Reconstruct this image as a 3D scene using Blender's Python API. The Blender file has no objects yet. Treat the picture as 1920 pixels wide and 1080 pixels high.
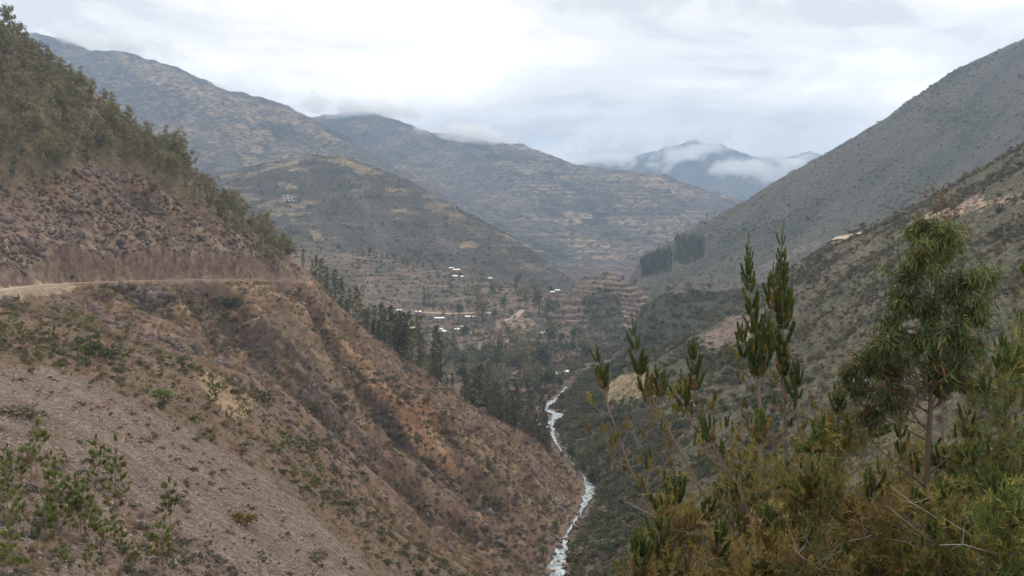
import bpy, math, random
import numpy as np
from mathutils import Vector, Matrix

random.seed(7)
rng = np.random.default_rng(11)
C = bpy.context.scene.collection
S = bpy.context.scene

# ------------------------------------------------------------------ camera
F, CX, HZ = 2059.0, 960.0, 480.0          # focal length and principal column in 1920-wide pixels, eye-level row
cam_data = bpy.data.cameras.new('camera')
cam_data.sensor_width = 36.0
cam_data.lens = 36.0 * F / 1920.0
cam_data.shift_y = -(540.0 - HZ) / 1920.0
cam_data.clip_start = 0.1
cam_data.clip_end = 40000.0
cam = bpy.data.objects.new('camera', cam_data)
cam.rotation_euler = (math.radians(90), 0, 0)
C.objects.link(cam)
S.camera = cam

# ------------------------------------------------------------------ sky, sun, exposure
SUN_DIR = Vector((0.05, 0.50, 0.86)).normalized()
sun_el = math.asin(SUN_DIR.z)
sun_az = math.atan2(SUN_DIR.x, SUN_DIR.y)
W = bpy.data.worlds.new('World')
S.world = W
W.use_nodes = True
nt = W.node_tree
for n in list(nt.nodes):
    nt.nodes.remove(n)
def N(tree, typ, **kw):
    n = tree.nodes.new(typ)
    for k, v in kw.items():
        if k.startswith('i_'):
            key = k[2:]
            n.inputs[int(key) if key.isdigit() else key].default_value = v
        else:
            setattr(n, k, v)
    return n
def link(tree, a, ao, b, bi):
    tree.links.new(a.outputs[ao], b.inputs[bi])
def ramp(tree, stops, interp='LINEAR'):
    r = tree.nodes.new('ShaderNodeValToRGB')
    r.color_ramp.interpolation = interp
    els = r.color_ramp.elements
    while len(els) < len(stops):
        els.new(0.5)
    for e, (p, c) in zip(els, stops):
        e.position = p
        e.color = c if len(c) == 4 else (*c, 1)
    return r
def MATH(tree, op, a=None, b=None, va=None, vb=None, clamp=False):
    m = tree.nodes.new('ShaderNodeMath'); m.operation = op; m.use_clamp = clamp
    if a is not None: tree.links.new(a, m.inputs[0])
    elif va is not None: m.inputs[0].default_value = va
    if b is not None: tree.links.new(b, m.inputs[1])
    elif vb is not None: m.inputs[1].default_value = vb
    return m.outputs[0]

out = N(nt, 'ShaderNodeOutputWorld')
bg = N(nt, 'ShaderNodeBackground', i_Strength=0.14)
sky = N(nt, 'ShaderNodeTexSky', sky_type='NISHITA', sun_disc=False, sun_elevation=sun_el, sun_rotation=sun_az, altitude=2600.0)
tc = N(nt, 'ShaderNodeTexCoord')
# cloud deck: the view direction carried on to a plane overhead, so the bands close up towards the horizon
sep = N(nt, 'ShaderNodeSeparateXYZ')
link(nt, tc, 'Generated', sep, 0)
zc = MATH(nt, 'ADD', MATH(nt, 'MAXIMUM', sep.outputs[2], None, None, 0.0), None, None, 0.10)
dx = MATH(nt, 'DIVIDE', sep.outputs[0], zc)
dy = MATH(nt, 'DIVIDE', sep.outputs[1], zc)
cmb = N(nt, 'ShaderNodeCombineXYZ')
nt.links.new(dx, cmb.inputs[0]); nt.links.new(dy, cmb.inputs[1])
n1 = N(nt, 'ShaderNodeTexNoise', i_Scale=0.62, i_Detail=7.0, i_Roughness=0.52, i_Distortion=0.35)
mp1 = N(nt, 'ShaderNodeMapping'); mp1.inputs['Location'].default_value = (3.6, 1.25, 0.4); mp1.inputs['Scale'].default_value = (0.8, 1.0, 1.0)
link(nt, cmb, 0, mp1, 0); link(nt, mp1, 0, n1, 'Vector')
n2 = N(nt, 'ShaderNodeTexNoise', i_Scale=7.5, i_Detail=6.0, i_Roughness=0.55, i_Distortion=0.5)
mp2 = N(nt, 'ShaderNodeMapping'); mp2.inputs['Scale'].default_value = (0.8, 0.8, 2.2); mp2.inputs['Location'].default_value = (0.3, 0.0, 1.7)
link(nt, tc, 'Generated', mp2, 0); link(nt, mp2, 0, n2, 'Vector')
mixn = MATH(nt, 'ADD', MATH(nt, 'MULTIPLY', n1.outputs[0], None, None, 0.5), MATH(nt, 'MULTIPLY', n2.outputs[0], None, None, 0.5))
# the thinner, brighter stretch of the deck up the valley and the greyer bank over the near mountains
lat = MATH(nt, 'MULTIPLY', sep.outputs[0], None, None, 0.42)
bank = N(nt, 'ShaderNodeMapRange', interpolation_type='SMOOTHSTEP'); bank.inputs[1].default_value = -0.26; bank.inputs[2].default_value = -0.13
bank.inputs[3].default_value = -0.075; bank.inputs[4].default_value = 0.0
nt.links.new(sep.outputs[0], bank.inputs[0])
tone = MATH(nt, 'ADD', mixn, bank.outputs[0])
cr = ramp(nt, [(0.41, (4.3, 4.1, 3.85)), (0.47, (5.6, 5.3, 4.9)), (0.53, (6.7, 6.3, 5.75)), (0.60, (8.2, 7.7, 7.0))], 'EASE')
nt.links.new(tone, cr.inputs[0])
mixs = N(nt, 'ShaderNodeMix', data_type='RGBA'); mixs.inputs[0].default_value = 0.97
nt.links.new(sky.outputs[0], mixs.inputs[6]); nt.links.new(cr.outputs[0], mixs.inputs[7])
nt.links.new(mixs.outputs[2], bg.inputs[0])
link(nt, bg, 0, out, 0)

sd = bpy.data.lights.new('sun', 'SUN')
sd.energy = 1.5; sd.angle = math.radians(10); sd.color = (1.0, 0.93, 0.83)
so = bpy.data.objects.new('sun', sd)
so.rotation_euler = SUN_DIR.to_track_quat('Z', 'Y').to_euler()
C.objects.link(so)
S.view_settings.view_transform = 'Standard'
S.view_settings.look = 'None'
S.view_settings.exposure = 0.74
S.view_settings.gamma = 1.0
S.view_settings.use_curve_mapping = False
S.render.engine = 'CYCLES'
S.cycles.use_denoising = True
S.cycles.denoising_prefilter = "ACCURATE"
S.render.filter_size = 1.0
S.cycles.max_bounces = 10; S.cycles.diffuse_bounces = 2; S.cycles.glossy_bounces = 2; S.cycles.transparent_max_bounces = 12; S.cycles.volume_bounces = 9
S.cycles.transmission_bounces = 3
S.cycles.use_adaptive_sampling = False

# ------------------------------------------------------------------ small numeric helpers
_perm = rng.permutation(512).astype(np.int64)
_perm = np.concatenate([_perm, _perm])
_ga = rng.uniform(0, 2 * np.pi, 512)
_gx, _gy = np.cos(_ga), np.sin(_ga)
def perlin(x, y):
    xi = np.floor(x).astype(np.int64); yi = np.floor(y).astype(np.int64)
    xf = x - xi; yf = y - yi
    u = xf * xf * xf * (xf * (xf * 6 - 15) + 10); v = yf * yf * yf * (yf * (yf * 6 - 15) + 10)
    def g(ix, iy, fx, fy):
        h = _perm[(_perm[ix & 511] + iy) & 511]
        return _gx[h] * fx + _gy[h] * fy
    a = g(xi, yi, xf, yf); b = g(xi + 1, yi, xf - 1, yf)
    c = g(xi, yi + 1, xf, yf - 1); d = g(xi + 1, yi + 1, xf - 1, yf - 1)
    return ((a + (b - a) * u) + ((c + (d - c) * u) - (a + (b - a) * u)) * v) * 1.5
def fbm(x, y, octs=4, gain=0.5, off=0.0):
    r = 0.0; a = 1.0; t = 0.0
    for k in range(octs):
        r = r + a * perlin(x * 2 ** k + 17.3 * k + off, y * 2 ** k - 9.1 * k + off); t += a; a *= gain
    return r / t
def ridged(x, y, octs=3, off=0.0):
    r = 0.0; a = 1.0; t = 0.0
    for k in range(octs):
        r = r + a * (1 - 2 * np.abs(perlin(x * 2 ** k + 5.7 * k + off, y * 2 ** k + off))); t += a; a *= 0.5
    return r / t
def sstep(a, b, x):
    t = np.clip((x - a) / (b - a), 0, 1)
    return t * t * (3 - 2 * t)
def in_poly(px, py, poly):
    inside = np.zeros(px.shape, bool)
    n = len(poly)
    for i in range(n):
        x0, y0 = poly[i]; x1, y1 = poly[(i + 1) % n]
        if y0 == y1: continue
        c = ((y0 > py) != (y1 > py)) & (px < (x1 - x0) * (py - y0) / (y1 - y0) + x0)
        inside ^= c
    return inside
def polyline_dist(px, py, line):
    d = np.full(px.shape, 1e9); t_at = np.zeros(px.shape)
    acc = 0.0
    for (x0, y0), (x1, y1) in zip(line[:-1], line[1:]):
        vx, vy = x1 - x0, y1 - y0; L = math.hypot(vx, vy)
        t = np.clip(((px - x0) * vx + (py - y0) * vy) / (L * L + 1e-9), 0, 1)
        q = np.hypot(px - x0 - t * vx, py - y0 - t * vy)
        m = q < d
        d = np.where(m, q, d); t_at = np.where(m, acc + t * L, t_at); acc += L
    return d, t_at
def world(px, py, d):
    return ((px - CX) / F * d, d, (HZ - py) / F * d)

# ------------------------------------------------------------------ survey of the valley: bearing, elevation row and distance of ridges, slopes and floors
LINES = [
 # the slope the viewer stands on
 [(-300,2600,1),(0,2600,1),(600,2600,1),(1200,2600,1),(1800,2500,1),(2200,2400,1)],
 [(-300,2100,5),(0,2100,5),(300,2100,5),(700,2050,5),(1100,1950,5),(1500,1800,5),(1900,1750,5),(2200,1700,5)],
 [(-300,1650,10),(0,1750,10),(300,1780,10),(700,1750,10),(1100,1600,10),(1500,1330,10),(1900,1300,10),(2200,1250,10)],
 [(-300,1330,20),(0,1420,20),(300,1500,20),(700,1520,20),(1100,1400,20),(1300,1260,18),(1500,1180,17),(1750,1120,16),(1900,1110,16),(2200,1050,16)],
 [(1300,1420,28),(1500,1330,28),(1750,1260,28),(1900,1240,28),(2200,1200,28)],
 [(-300,1060,42),(0,1085,42),(150,1150,43),(300,1220,44),(500,1330,45),(700,1420,45),(1000,1500,45),(1300,1480,45),(1700,1350,45),(2200,1280,45)],
 [(-300,900,58),(0,935,58),(150,1000,60),(300,1060,62),(400,1110,65),(500,1190,66),(700,1290,70),(1000,1420,80),(1300,1400,80),(1700,1300,80),(2200,1200,80)],
 # pale stony slope
 [(-300,770,80),(0,810,80),(100,830,84),(200,880,84),(300,945,84),(400,1010,84),(500,1085,85),(600,1160,86),(800,1280,95),(1000,1340,110),(1300,1300,110)],
 [(-300,670,110),(0,700,110),(100,712,118),(200,748,122),(300,798,124),(400,858,122),(500,928,120),(600,1006,118),(700,1085,118),(850,1180,122),(1000,1250,135)],
 [(-300,625,140),(0,620,150),(100,620,160),(200,640,166),(300,665,169),(380,690,171),(440,727,171),(500,777,168),(560,837,165),(640,927,160),(740,1007,158),(820,1072,155),(900,1130,155)],
 [(300,672,196),(380,705,198),(440,748,195),(500,805,190),(560,865,188),(640,955,182),(740,1042,178),(820,1100,178)],
 # the road shelf
 [(-300,590,150),(-150,566,165),(0,543,192),(50,536.5,225),(130,531,248),(250,527,268),(400,524,295),(500,525,318),(570,528,338)],
 # far wall of the bay below and above the road
 [(250,620,240),(300,600,253),(400,700,246),(400,620,265),(500,700,262),(500,600,290),(600,800,255),(600,700,281),(600,650,295)],
 [(700,800,273),(700,900,248),(700,700,303),(800,1000,242),(800,900,265),(800,800,293),(900,1050,246),(900,950,270),(900,850,299),(1000,1050,258),(1000,950,289)],
 [(0,450,240),(0,300,275),(0,180,312),(150,450,264),(150,300,306),(300,450,292),(300,350,326),(450,480,316),(-200,300,250),(-200,100,300)],
 # nose of the spur, top to river
 [(-250,-170,350),(-100,-40,350),(0,62,350),(60,108,350),(130,178,348),(200,228,347),(280,288,346),(350,333,345),(420,396,344),(480,440,343),(540,488,342),(575,527,341),(600,562,341),(640,612,343),(700,667,346),(760,707,350),(830,747,354),(900,802,356),(980,852,352),(1040,889,345),(1080,910,338)],
 [(-200,100,450),(0,240,430),(200,400,420),(350,500,415),(480,600,410),(575,660,405),(640,710,405),(700,745,405),(760,770,408),(830,800,412),(900,835,415),(980,860,415)],
 [(-200,250,650),(0,400,600),(200,520,580),(400,620,560),(575,690,540),(700,740,520),(830,775,500),(900,790,490),(960,790,480)],
 # river bed and banks
 [(1040,1082,238),(1048,1036,258),(1060,1003,272),(1092,950,300),(1108,915,326),(1088,888,352),(1052,850,385),(1040,830,402),(1033,808,422),(1024,796,438),(1052,780,458),(1020,766,476),(1048,742,515),(1062,725,548),(1078,706,600),(1100,692,650)],
 [(1030,1250,170),(1035,1150,205),(1020,1360,140)],
 [(1120,1082,236),(1100,1030,258),(1125,960,298),(1135,915,326),(1110,862,375),(1085,815,420),(1085,780,455),(1082,752,500)],
 # brushy wall across the river
 [(1300,1060,220),(1300,900,271),(1300,800,320),(1300,700,397),(1200,1000,250),(1200,900,298),(1200,800,364),(1150,800,400),(1120,850,370)],
 [(1500,1060,190),(1500,900,226),(1500,700,308),(1500,600,374),(1700,1060,160),(1700,800,219),(1700,600,295),(1700,500,350),(1900,1000,150),(1900,700,213),(1900,500,283),(1900,400,335),(2150,900,150),(2150,600,210),(2150,350,300)],
 [(2200,90,430),(2050,190,440),(1920,278,445),(1830,325,455),(1750,372,462),(1650,420,470),(1560,460,480),(1480,512,485),(1400,580,480),(1330,622,478),(1260,655,475),(1200,688,472),(1140,720,474),(1100,742,482)],
 [(2200,250,560),(1920,400,580),(1800,450,590),(1600,540,590),(1500,590,590),(1400,660,580),(1300,695,570),(1230,705,565),(1160,705,570)],
 # dark brushy spur
 [(1170,668,640),(1185,620,670),(1210,572,685),(1250,556,695),(1300,553,702),(1360,553,715),(1450,535,740),(1600,470,780),(1900,330,780),(2150,200,760)],
 [(1230,640,640),(1300,630,640),(1380,610,640)],
 [(1170,680,740),(1230,610,800),(1300,585,850),(1400,565,880),(1600,500,900),(1900,370,920),(2150,270,920)],
 # terraced knoll
 [(1000,606,900),(1018,582,955),(1045,562,980),(1090,552,1000),(1140,549,1010),(1190,555,1010),(1212,568,995),(1228,592,965)],
 [(1060,620,850),(1100,600,895),(1150,650,825),(1150,570,950),(1100,560,960),(1180,690,755),(1100,670,760),(1195,600,940)],
 [(1060,612,1080),(1140,606,1110),(1220,612,1090)],
 # village slope
 [(1000,725,590),(1030,690,690),(960,690,680),(900,650,780),(960,640,800),(850,615,880),(780,600,920),(700,590,950),(600,590,980)],
 [(950,585,940),(850,565,990),(760,550,1020),(640,540,1050),(560,530,1060),(960,550,1020),(880,525,1080)],
 [(300,420,1160),(450,440,1160),(560,455,1155),(640,463,1152),(700,474,1150),(760,490,1150),(850,504,1150),(930,522,1135),(1000,552,1110)],
 [(300,430,1240),(560,466,1230),(700,490,1225),(850,516,1230),(960,545,1220),(1040,570,1200)],
 # round hill with letters
 [(450,420,1370),(560,425,1360),(640,436,1345),(740,450,1340),(850,470,1330),(950,500,1310),(1020,540,1280)],
 [(450,380,1520),(560,362,1560),(640,365,1560),(740,390,1510),(850,430,1440),(950,468,1390)],
 [(200,300,1800),(350,340,1800),(415,330,1770),(500,308,1720),(580,297,1700),(640,293,1690),(700,314,1660),(760,343,1620),(850,388,1560),(930,432,1500),(1000,480,1450),(1050,522,1400),(1080,548,1370)],
 [(200,380,2150),(415,345,2150),(600,350,2100),(800,430,1980),(1000,530,1800),(1100,560,1650)],
 # long mountain across the side valley
 [(1200,560,1120),(1300,548,1080),(1400,545,1060),(1500,515,1070),(1600,460,1090),(1750,390,1110),(1920,300,1130),(2150,160,1150)],
 [(1290,505,1200),(1400,465,1210),(1550,400,1230),(1700,310,1270),(1850,225,1320)],
 [(1180,530,1290),(1200,497,1300),(1280,440,1320),(1390,390,1360),(1450,350,1390),(1560,288,1440),(1680,208,1500),(1800,128,1560),(1920,72,1600),(2150,-60,1680)],
 [(1190,560,1600),(1300,540,1750),(1560,430,1950),(1920,280,2100),(2150,180,2150)],
 # great mountain behind
 [(-200,340,2300),(100,330,2300),(300,320,2350),(415,322,2330),(550,330,2350),(660,340,2350)],
 [(-200,200,2900),(100,210,2900),(300,220,2800),(450,250,2700),(560,275,2650),(640,300,2600)],
 [(-250,70,3600),(60,74,3600),(150,90,3550),(250,114,3500),(330,140,3400),(400,163,3300),(450,184,3200),(530,203,3050),(600,234,2950),(660,263,2850),(720,302,2750),(800,370,2600),(850,420,2450)],
 [(-200,250,4400),(100,250,4400),(300,280,4100),(450,300,3800),(560,310,3500),(700,345,3250)],
 [(700,380,2950),(850,380,2900),(1000,410,2800),(1100,450,2550),(1000,480,2350),(1150,500,2250),(1200,480,2350),(1250,430,2750),(1180,525,1950),(900,330,3350),(1100,380,3100),(1300,400,3050)],
 [(300,250,5200),(500,235,4700),(610,224,4300),(680,217,4200),(740,234,4150),(800,253,4100),(860,262,4050),(900,271,4000),(980,284,3900),(1030,299,3800),(1080,317,3700),(1150,327,3600),(1250,337,3500),(1300,360,3450),(1390,388,3400),(1450,425,3380),(1600,440,3500),(2100,420,3500)],
 [(300,330,6000),(610,330,5400),(850,350,5200),(1000,380,5000),(1200,410,4800),(1400,440,4700),(1900,430,4700)],
 # far cloud-capped peak
 [(1200,360,5600),(1300,352,6000),(1380,380,5600),(1500,370,6000),(1480,335,6600),(1250,310,6600)],
 [(-200,300,7300),(300,300,7300),(700,310,7300),(1000,330,7300),(1090,310,7200),(1180,300,7100),(1250,280,7000),(1300,266,7000),(1350,272,7000),(1400,296,6950),(1450,302,7050),(1520,289,7150),(1560,300,7200),(1700,310,7300),(2150,310,7300)],
 [(-250,400,9600),(400,400,9600),(1000,400,9600),(1600,400,9600),(2200,400,9600)],
]
pts = []
for L in LINES:
    steps = zip(L[:-1], L[1:])
    ordered = all(b[0] > a[0] for a, b in zip(L[:-1], L[1:])) or all(b[0] < a[0] for a, b in zip(L[:-1], L[1:]))
    if ordered and len(L) > 3:
        for a, b in steps:
            k = max(1, int(abs(b[0] - a[0]) / 30))
            for i in range(k):
                t = i / k
                pts.append((a[0] + (b[0] - a[0]) * t, a[1] + (b[1] - a[1]) * t, math.exp(math.log(a[2]) * (1 - t) + math.log(b[2]) * t)))
        pts.append(L[-1])
    else:
        pts.extend(L)
pts = np.array(pts, float)
SU, SV = 1 / 330.0, 1.35
PU, PV, PE = pts[:, 0] * SU, np.log(pts[:, 2]) * SV, pts[:, 1]
K = np.hypot(PU[:, None] - PU[None], PV[:, None] - PV[None])
n = len(pts)
A = np.zeros((n + 3, n + 3)); A[:n, :n] = K + np.eye(n) * -1e-4
A[:n, n] = A[n, :n] = 1; A[:n, n + 1] = A[n + 1, :n] = PU; A[:n, n + 2] = A[n + 2, :n] = PV
sol = np.linalg.solve(A, np.concatenate([PE, np.zeros(3)]))
def base_row(px, d):
    u = np.ravel(px) * SU; v = np.log(np.ravel(d)) * SV
    o = np.empty(u.shape)
    for s in range(0, len(u), 20000):
        uu, vv = u[s:s + 20000], v[s:s + 20000]
        o[s:s + 20000] = np.hypot(uu[:, None] - PU[None], vv[:, None] - PV[None]) @ sol[:n] + sol[n] + sol[n + 1] * uu + sol[n + 2] * vv
    return o.reshape(np.shape(px))

# ------------------------------------------------------------------ ground grid: bearings x distances
NX = 740
GX = np.linspace(-250, 2170, NX)
segs = [(0.8, 40, 45), (40, 175, 190), (175, 360, 270), (360, 520, 110), (520, 1180, 300), (1180, 1760, 170), (1760, 4400, 230), (4400, 9500, 60)]
GD = np.concatenate([np.exp(np.linspace(math.log(a), math.log(b), k, endpoint=False)) for a, b, k in segs] + [np.array([9500.0])])
NY = len(GD)
cgx = np.linspace(-250, 2170, 300); cgd = np.exp(np.linspace(math.log(0.8), math.log(9500), 520))
ce = base_row(*np.meshgrid(cgx, cgd))
def bilin(grid, fx, fy):
    ix = np.clip(np.floor(fx).astype(int), 0, grid.shape[1] - 2); iy = np.clip(np.floor(fy).astype(int), 0, grid.shape[0] - 2)
    tx = np.clip(fx - ix, 0, 1); ty = np.clip(fy - iy, 0, 1)
    return (grid[iy, ix] * (1 - tx) + grid[iy, ix + 1] * tx) * (1 - ty) + (grid[iy + 1, ix] * (1 - tx) + grid[iy + 1, ix + 1] * tx) * ty
PX, D = np.meshgrid(GX, GD)
E = bilin(ce, (PX - cgx[0]) / (cgx[1] - cgx[0]), (np.log(D) - math.log(0.8)) / (math.log(9500 / 0.8) / 519))
X = (PX - CX) / F * D; Y = D.copy(); Z = (HZ - E) / F * D
# ------------------------------------------------------------------ relief: gullies along the fall of each slope, broken ground, terraces, road shelf
RIVER_PTS = [(1020,1360,140),(1030,1250,170),(1036,1150,205),(1042,1082,238),(1050,1036,258),(1062,1003,272),(1094,950,300),(1108,915,326),(1090,888,352),(1056,850,385),(1042,830,402),(1034,810,422),(1026,797,438),(1050,780,458),(1020,766,476),(1048,742,515),(1062,725,548),(1078,706,600),(1100,692,650),(1108,684,700)]
RIVER_XY = [((p[0] - CX) / F * p[2], p[2]) for p in RIVER_PTS]
rdist, rlen = polyline_dist(X, Y, RIVER_XY)
rx_at = np.interp(Y, [p[1] for p in RIVER_XY], [p[0] for p in RIVER_XY])
def band(lo, hi, a, b, v):            # rises over lo..hi, falls over a..b
    return sstep(lo, hi, v) * (1 - sstep(a, b, v))
side_r = sstep(-8, 10, X - rx_at)
w_left = (1 - side_r) * (1 - sstep(395, 470, D))
w_right = side_r * (1 - sstep(590, 680, D))
w_spur = sstep(1140, 1190, PX) * band(600, 650, 800, 900, D)
w_knoll = band(985, 1030, 1215, 1235, PX) * band(720, 800, 1040, 1090, D)
w_village = (1 - sstep(985, 1030, PX)) * band(560, 640, 1180, 1240, D)
w_hill = (1 - sstep(1080, 1130, PX)) * band(1220, 1280, 1800, 2000, D)
w_long = sstep(1160, 1210, PX) * band(1000, 1080, 1900, 2100, D)
w_far = sstep(2000, 2300, D)
near = 1 - sstep(25, 60, D)
ROAD = [(-150,567,165),(-60,552,177),(0,544.5,192),(50,537.5,225),(130,531.5,248),(250,527,268),(400,524,295),(470,523.5,308),(520,525,320),(552,526.5,330),(574,528,339)]
ROAD3 = np.array([world(*p) for p in ROAD])
rd, rl = polyline_dist(X, Y, [tuple(p[:2]) for p in ROAD3]); rd0 = rd
dz = np.zeros_like(Z)
for lam in (640, 320, 160, 80, 40, 20, 10, 5, 2.5):
    lod = (1 - sstep(0.10, 0.28, lam / D)) * sstep(0.0018, 0.004, lam / D)
    if lod.max() <= 0: continue
    dz += lam * 0.034 * (1 - .72 * sstep(900, 1500, D)) * lod * fbm(X / lam, Y / lam, 1, off=lam)
def gully(s, t, lam, stretch, off):
    wob = 0.35 * perlin(t / (lam * 3) + off, s / (lam * 3))
    return ridged(s / lam + wob, t / (lam * stretch), 2, off)
sl, tl = X * .35 + Y * .93, X * .93 - Y * .35
chute = [(world(px_, row_, d_)[0], d_) for px_, row_, d_ in [(640,615,338),(672,660,315),(720,715,300),(765,765,288),(810,815,278),(840,860,272),(880,900,270)]]
chd, _c = polyline_dist(X, Y, chute)
def on_wall(rows):
    out_ = []
    for px_, row_ in rows:
        a_, e_ = (px_ - CX) / F, (row_ - HZ) / F; d_ = 137 / (e_ + .259 - .7 * a_); out_.append((a_ * d_, d_))
    return out_
RIBS = [([(440,528),(520,600),(600,680),(700,770),(800,860),(900,930),(1000,985)], 5.0, 6.5), ([(690,690),(790,775),(880,845),(970,905)], 3.6, 5.5), ([(300,540),(345,640),(400,700),(450,740)], 4.0, 6.0), ([(575,570),(625,650),(690,740)], 3.0, 4.5), ([(480,620),(560,735),(650,830),(740,910)], 3.0, 4.5)]
GULS = [([(395,545),(440,640),(510,745),(600,845),(700,925),(820,1005),(950,1058)], 6.0, 6.5), ([(530,548),(590,630),(655,735),(735,835),(830,905),(930,965)], 4.6, 5.0), ([(345,560),(385,650),(425,715)], 4.0, 4.5), ([(740,735),(830,815),(920,890),(1010,945)], 3.4, 4.5), ([(230,545),(260,610),(300,650)], 3.0, 5.0), ([(150,440),(230,480),(300,515)], 2.5, 5.0), ([(250,380),(340,450),(430,515)], 3.0, 5.0)]
wobx, woby = X + 2.2 * perlin(X / 9, Y / 9), Y + 3.5 * perlin(X / 9 + 40, Y / 9)
ribw = np.zeros_like(Z); gulw = np.zeros_like(Z); rib_dz = np.zeros_like(Z)
for rows_, amp_, sg_ in RIBS:
    q_, _c = polyline_dist(wobx, woby, on_wall(rows_)); k_ = np.exp(-np.abs(q_ / sg_) ** 1.4); ribw = np.maximum(ribw, k_); rib_dz += amp_ * k_
for rows_, amp_, sg_ in GULS:
    q_, _c = polyline_dist(wobx, woby, on_wall(rows_)); k_ = np.exp(-np.abs(q_ / sg_) ** 1.4); gulw = np.maximum(gulw, k_); rib_dz -= amp_ * k_
w_dome = np.exp(-(((X - 90) / 44) ** 2 + ((Y - 985) / 60) ** 2))
far_wall = sstep(178, 215, D + 0.12 * (PX - 500))
dz += w_left * far_wall * sstep(0, 4.5, rd0) * (4.6 * gully(sl, tl, 31, 7, 3.1) + 2.4 * gully(sl, tl, 12, 8, 8.7) + 1.1 * gully(sl, tl, 4.5, 6, 1.7))
dz += w_left * (1 - far_wall) * sstep(40, 70, D) * (0.5 * gully(sl, tl, 14, 6, 2.2) + 0.25 * gully(sl, tl, 4, 5, 5.2))
dz += w_right * sstep(120, 170, D) * (2.6 * gully(Y, X, 38, 4, 4.4) + 0.8 * fbm(X / 9, Y / 9, 3, off=6))
dz += w_spur * (2.5 * gully(Y, X, 45, 3, 1.4) + 1.6 * fbm(X / 12, Y / 12, 2, off=2))
dz += w_hill * (7 * gully(X * .95 + Y * .3, Y, 120, 3, 2.9) + 3 * gully(X * .95 + Y * .3, Y, 38, 4, 7.3))
dz += w_long * (6 * gully(X * .66 - Y * .75, X * .75 + Y * .66, 150, 4, 6.1) + 3.0 * gully(X * .66 - Y * .75, X * .75 + Y * .66, 42, 4, 2.6))
dz += w_far * (19 * gully(X + .3 * Y, Y, 420, 3, 5.5) + 11 * gully(X + .3 * Y, Y, 150, 3, 9.4) + 6 * gully(X + .3 * Y, Y, 55, 3, 1.9))
# broken rock in the crags of the wall below the road
CRAGS = [[(500,590),(545,610),(600,680),(640,760),(610,770),(560,720),(510,660)], [(690,725),(730,760),(780,825),(800,870),(770,868),(715,800)], [(450,610),(500,600),(520,700),(480,705)], [(620,700),(650,730),(700,830),(740,880),(700,870),(640,790)], [(800,760),(840,790),(870,830),(840,830)], [(545,690),(600,740),(640,830),(600,830),(560,770)]]
row0 = HZ - Z / D * F
crag = np.zeros_like(Z)
for poly in CRAGS: crag = np.maximum(crag, in_poly(PX + 10 * perlin(X / 6, Y / 6), row0 + 10 * perlin(X / 6 + 9, Y / 6), poly) * (D > 205) * (D < 345))
for _ in range(2): crag[1:-1, 1:-1] = (crag[1:-1, 1:-1] * 2 + crag[:-2, 1:-1] + crag[2:, 1:-1] + crag[1:-1, :-2] + crag[1:-1, 2:]) / 6
dz += crag * (1.5 + 1.5 * ridged(X / 5 + .4 * Z, Y / 7, 3, 4.2) + .8 * np.floor(3 * perlin(sl / 6, Z / 4)) / 2)
dz += w_left * sstep(185, 215, D) * sstep(0, 6, rd0) * rib_dz
dz -= w_left * 3.5 * np.exp(-(chd / 5.5) ** 2)
dz += 17 * w_dome
riv_keep = sstep(3.0, 16.0, rdist)
dz *= np.where(D < 600, riv_keep, 1.0)
dz *= 1 - 0.75 * near
Z = Z + dz
# terraces: level treads with short steep risers
def terrace(z, h, wob):
    q = (z + wob) / h
    f = q - np.floor(q)
    return (np.floor(q) + sstep(0.62, 1.0, f) * 0.85 + f * 0.15) * h - wob, f
tw = 2.4 * fbm(X / 60, Y / 60, 3, off=40)
tw = tw + 9 * fbm(X / 150, Y / 150, 2, off=61)
zt, fk = terrace(Z, 4.6, tw)
top_part = sstep(640, 560, E + 0 * D)
kn_top = w_knoll * sstep(850, 900, D)
Z = Z + (zt - Z) * (0.9 * kn_top + 0.45 * (w_knoll - kn_top)) * sstep(-.35, .05, fbm(X / 38, Y / 38, 3, off=29))
zv, fv = terrace(Z, 4.2, tw)
tpatch = sstep(-.12, .15, fbm(X / 80, Y / 80, 3, off=71))
Z = Z + (zv - Z) * 0.75 * w_village * sstep(700, 820, D) * tpatch
tm = 10 * fbm(X / 260, Y / 260, 3, off=11)
zm, fm = terrace(Z, 14.0, tm)
w_mt = w_far * band(880, 1000, 1290, 1400, PX) * (1 - sstep(3700, 4100, D))
Z = Z + (zm - Z) * 0.45 * w_mt
# road shelf across the bay
seglen = np.concatenate([[0], np.cumsum(np.hypot(*np.diff(ROAD3[:, :2], axis=0).T))])
road_z = np.interp(rl, seglen, ROAD3[:, 2])
kroad = 1 - sstep(2.0, 4.2, rd)
Z = Z * (1 - kroad) + road_z * kroad
road_x = np.interp(Y, ROAD3[:, 1], ROAD3[:, 0])
outer = (X > road_x) & (rd < 26) & (Y > 165) & (Y < 338)
Z = np.where(outer, np.minimum(Z, road_z + .12 - .30 * np.maximum(rd - 1.7, 0) ), Z)
# bench of the track on the far side of the river
TRACK = [(1500,452,476),(1546,456,478),(1556,457,478),(1580,462,466),(1600,465,460),(1618,469,452)]
TRACK3 = np.array([world(*p) for p in TRACK])
td, tl2 = polyline_dist(X, Y, [tuple(p[:2]) for p in TRACK3])
tz = np.interp(tl2, np.concatenate([[0], np.cumsum(np.hypot(*np.diff(TRACK3[:, :2], axis=0).T))]), TRACK3[:, 2])
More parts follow.
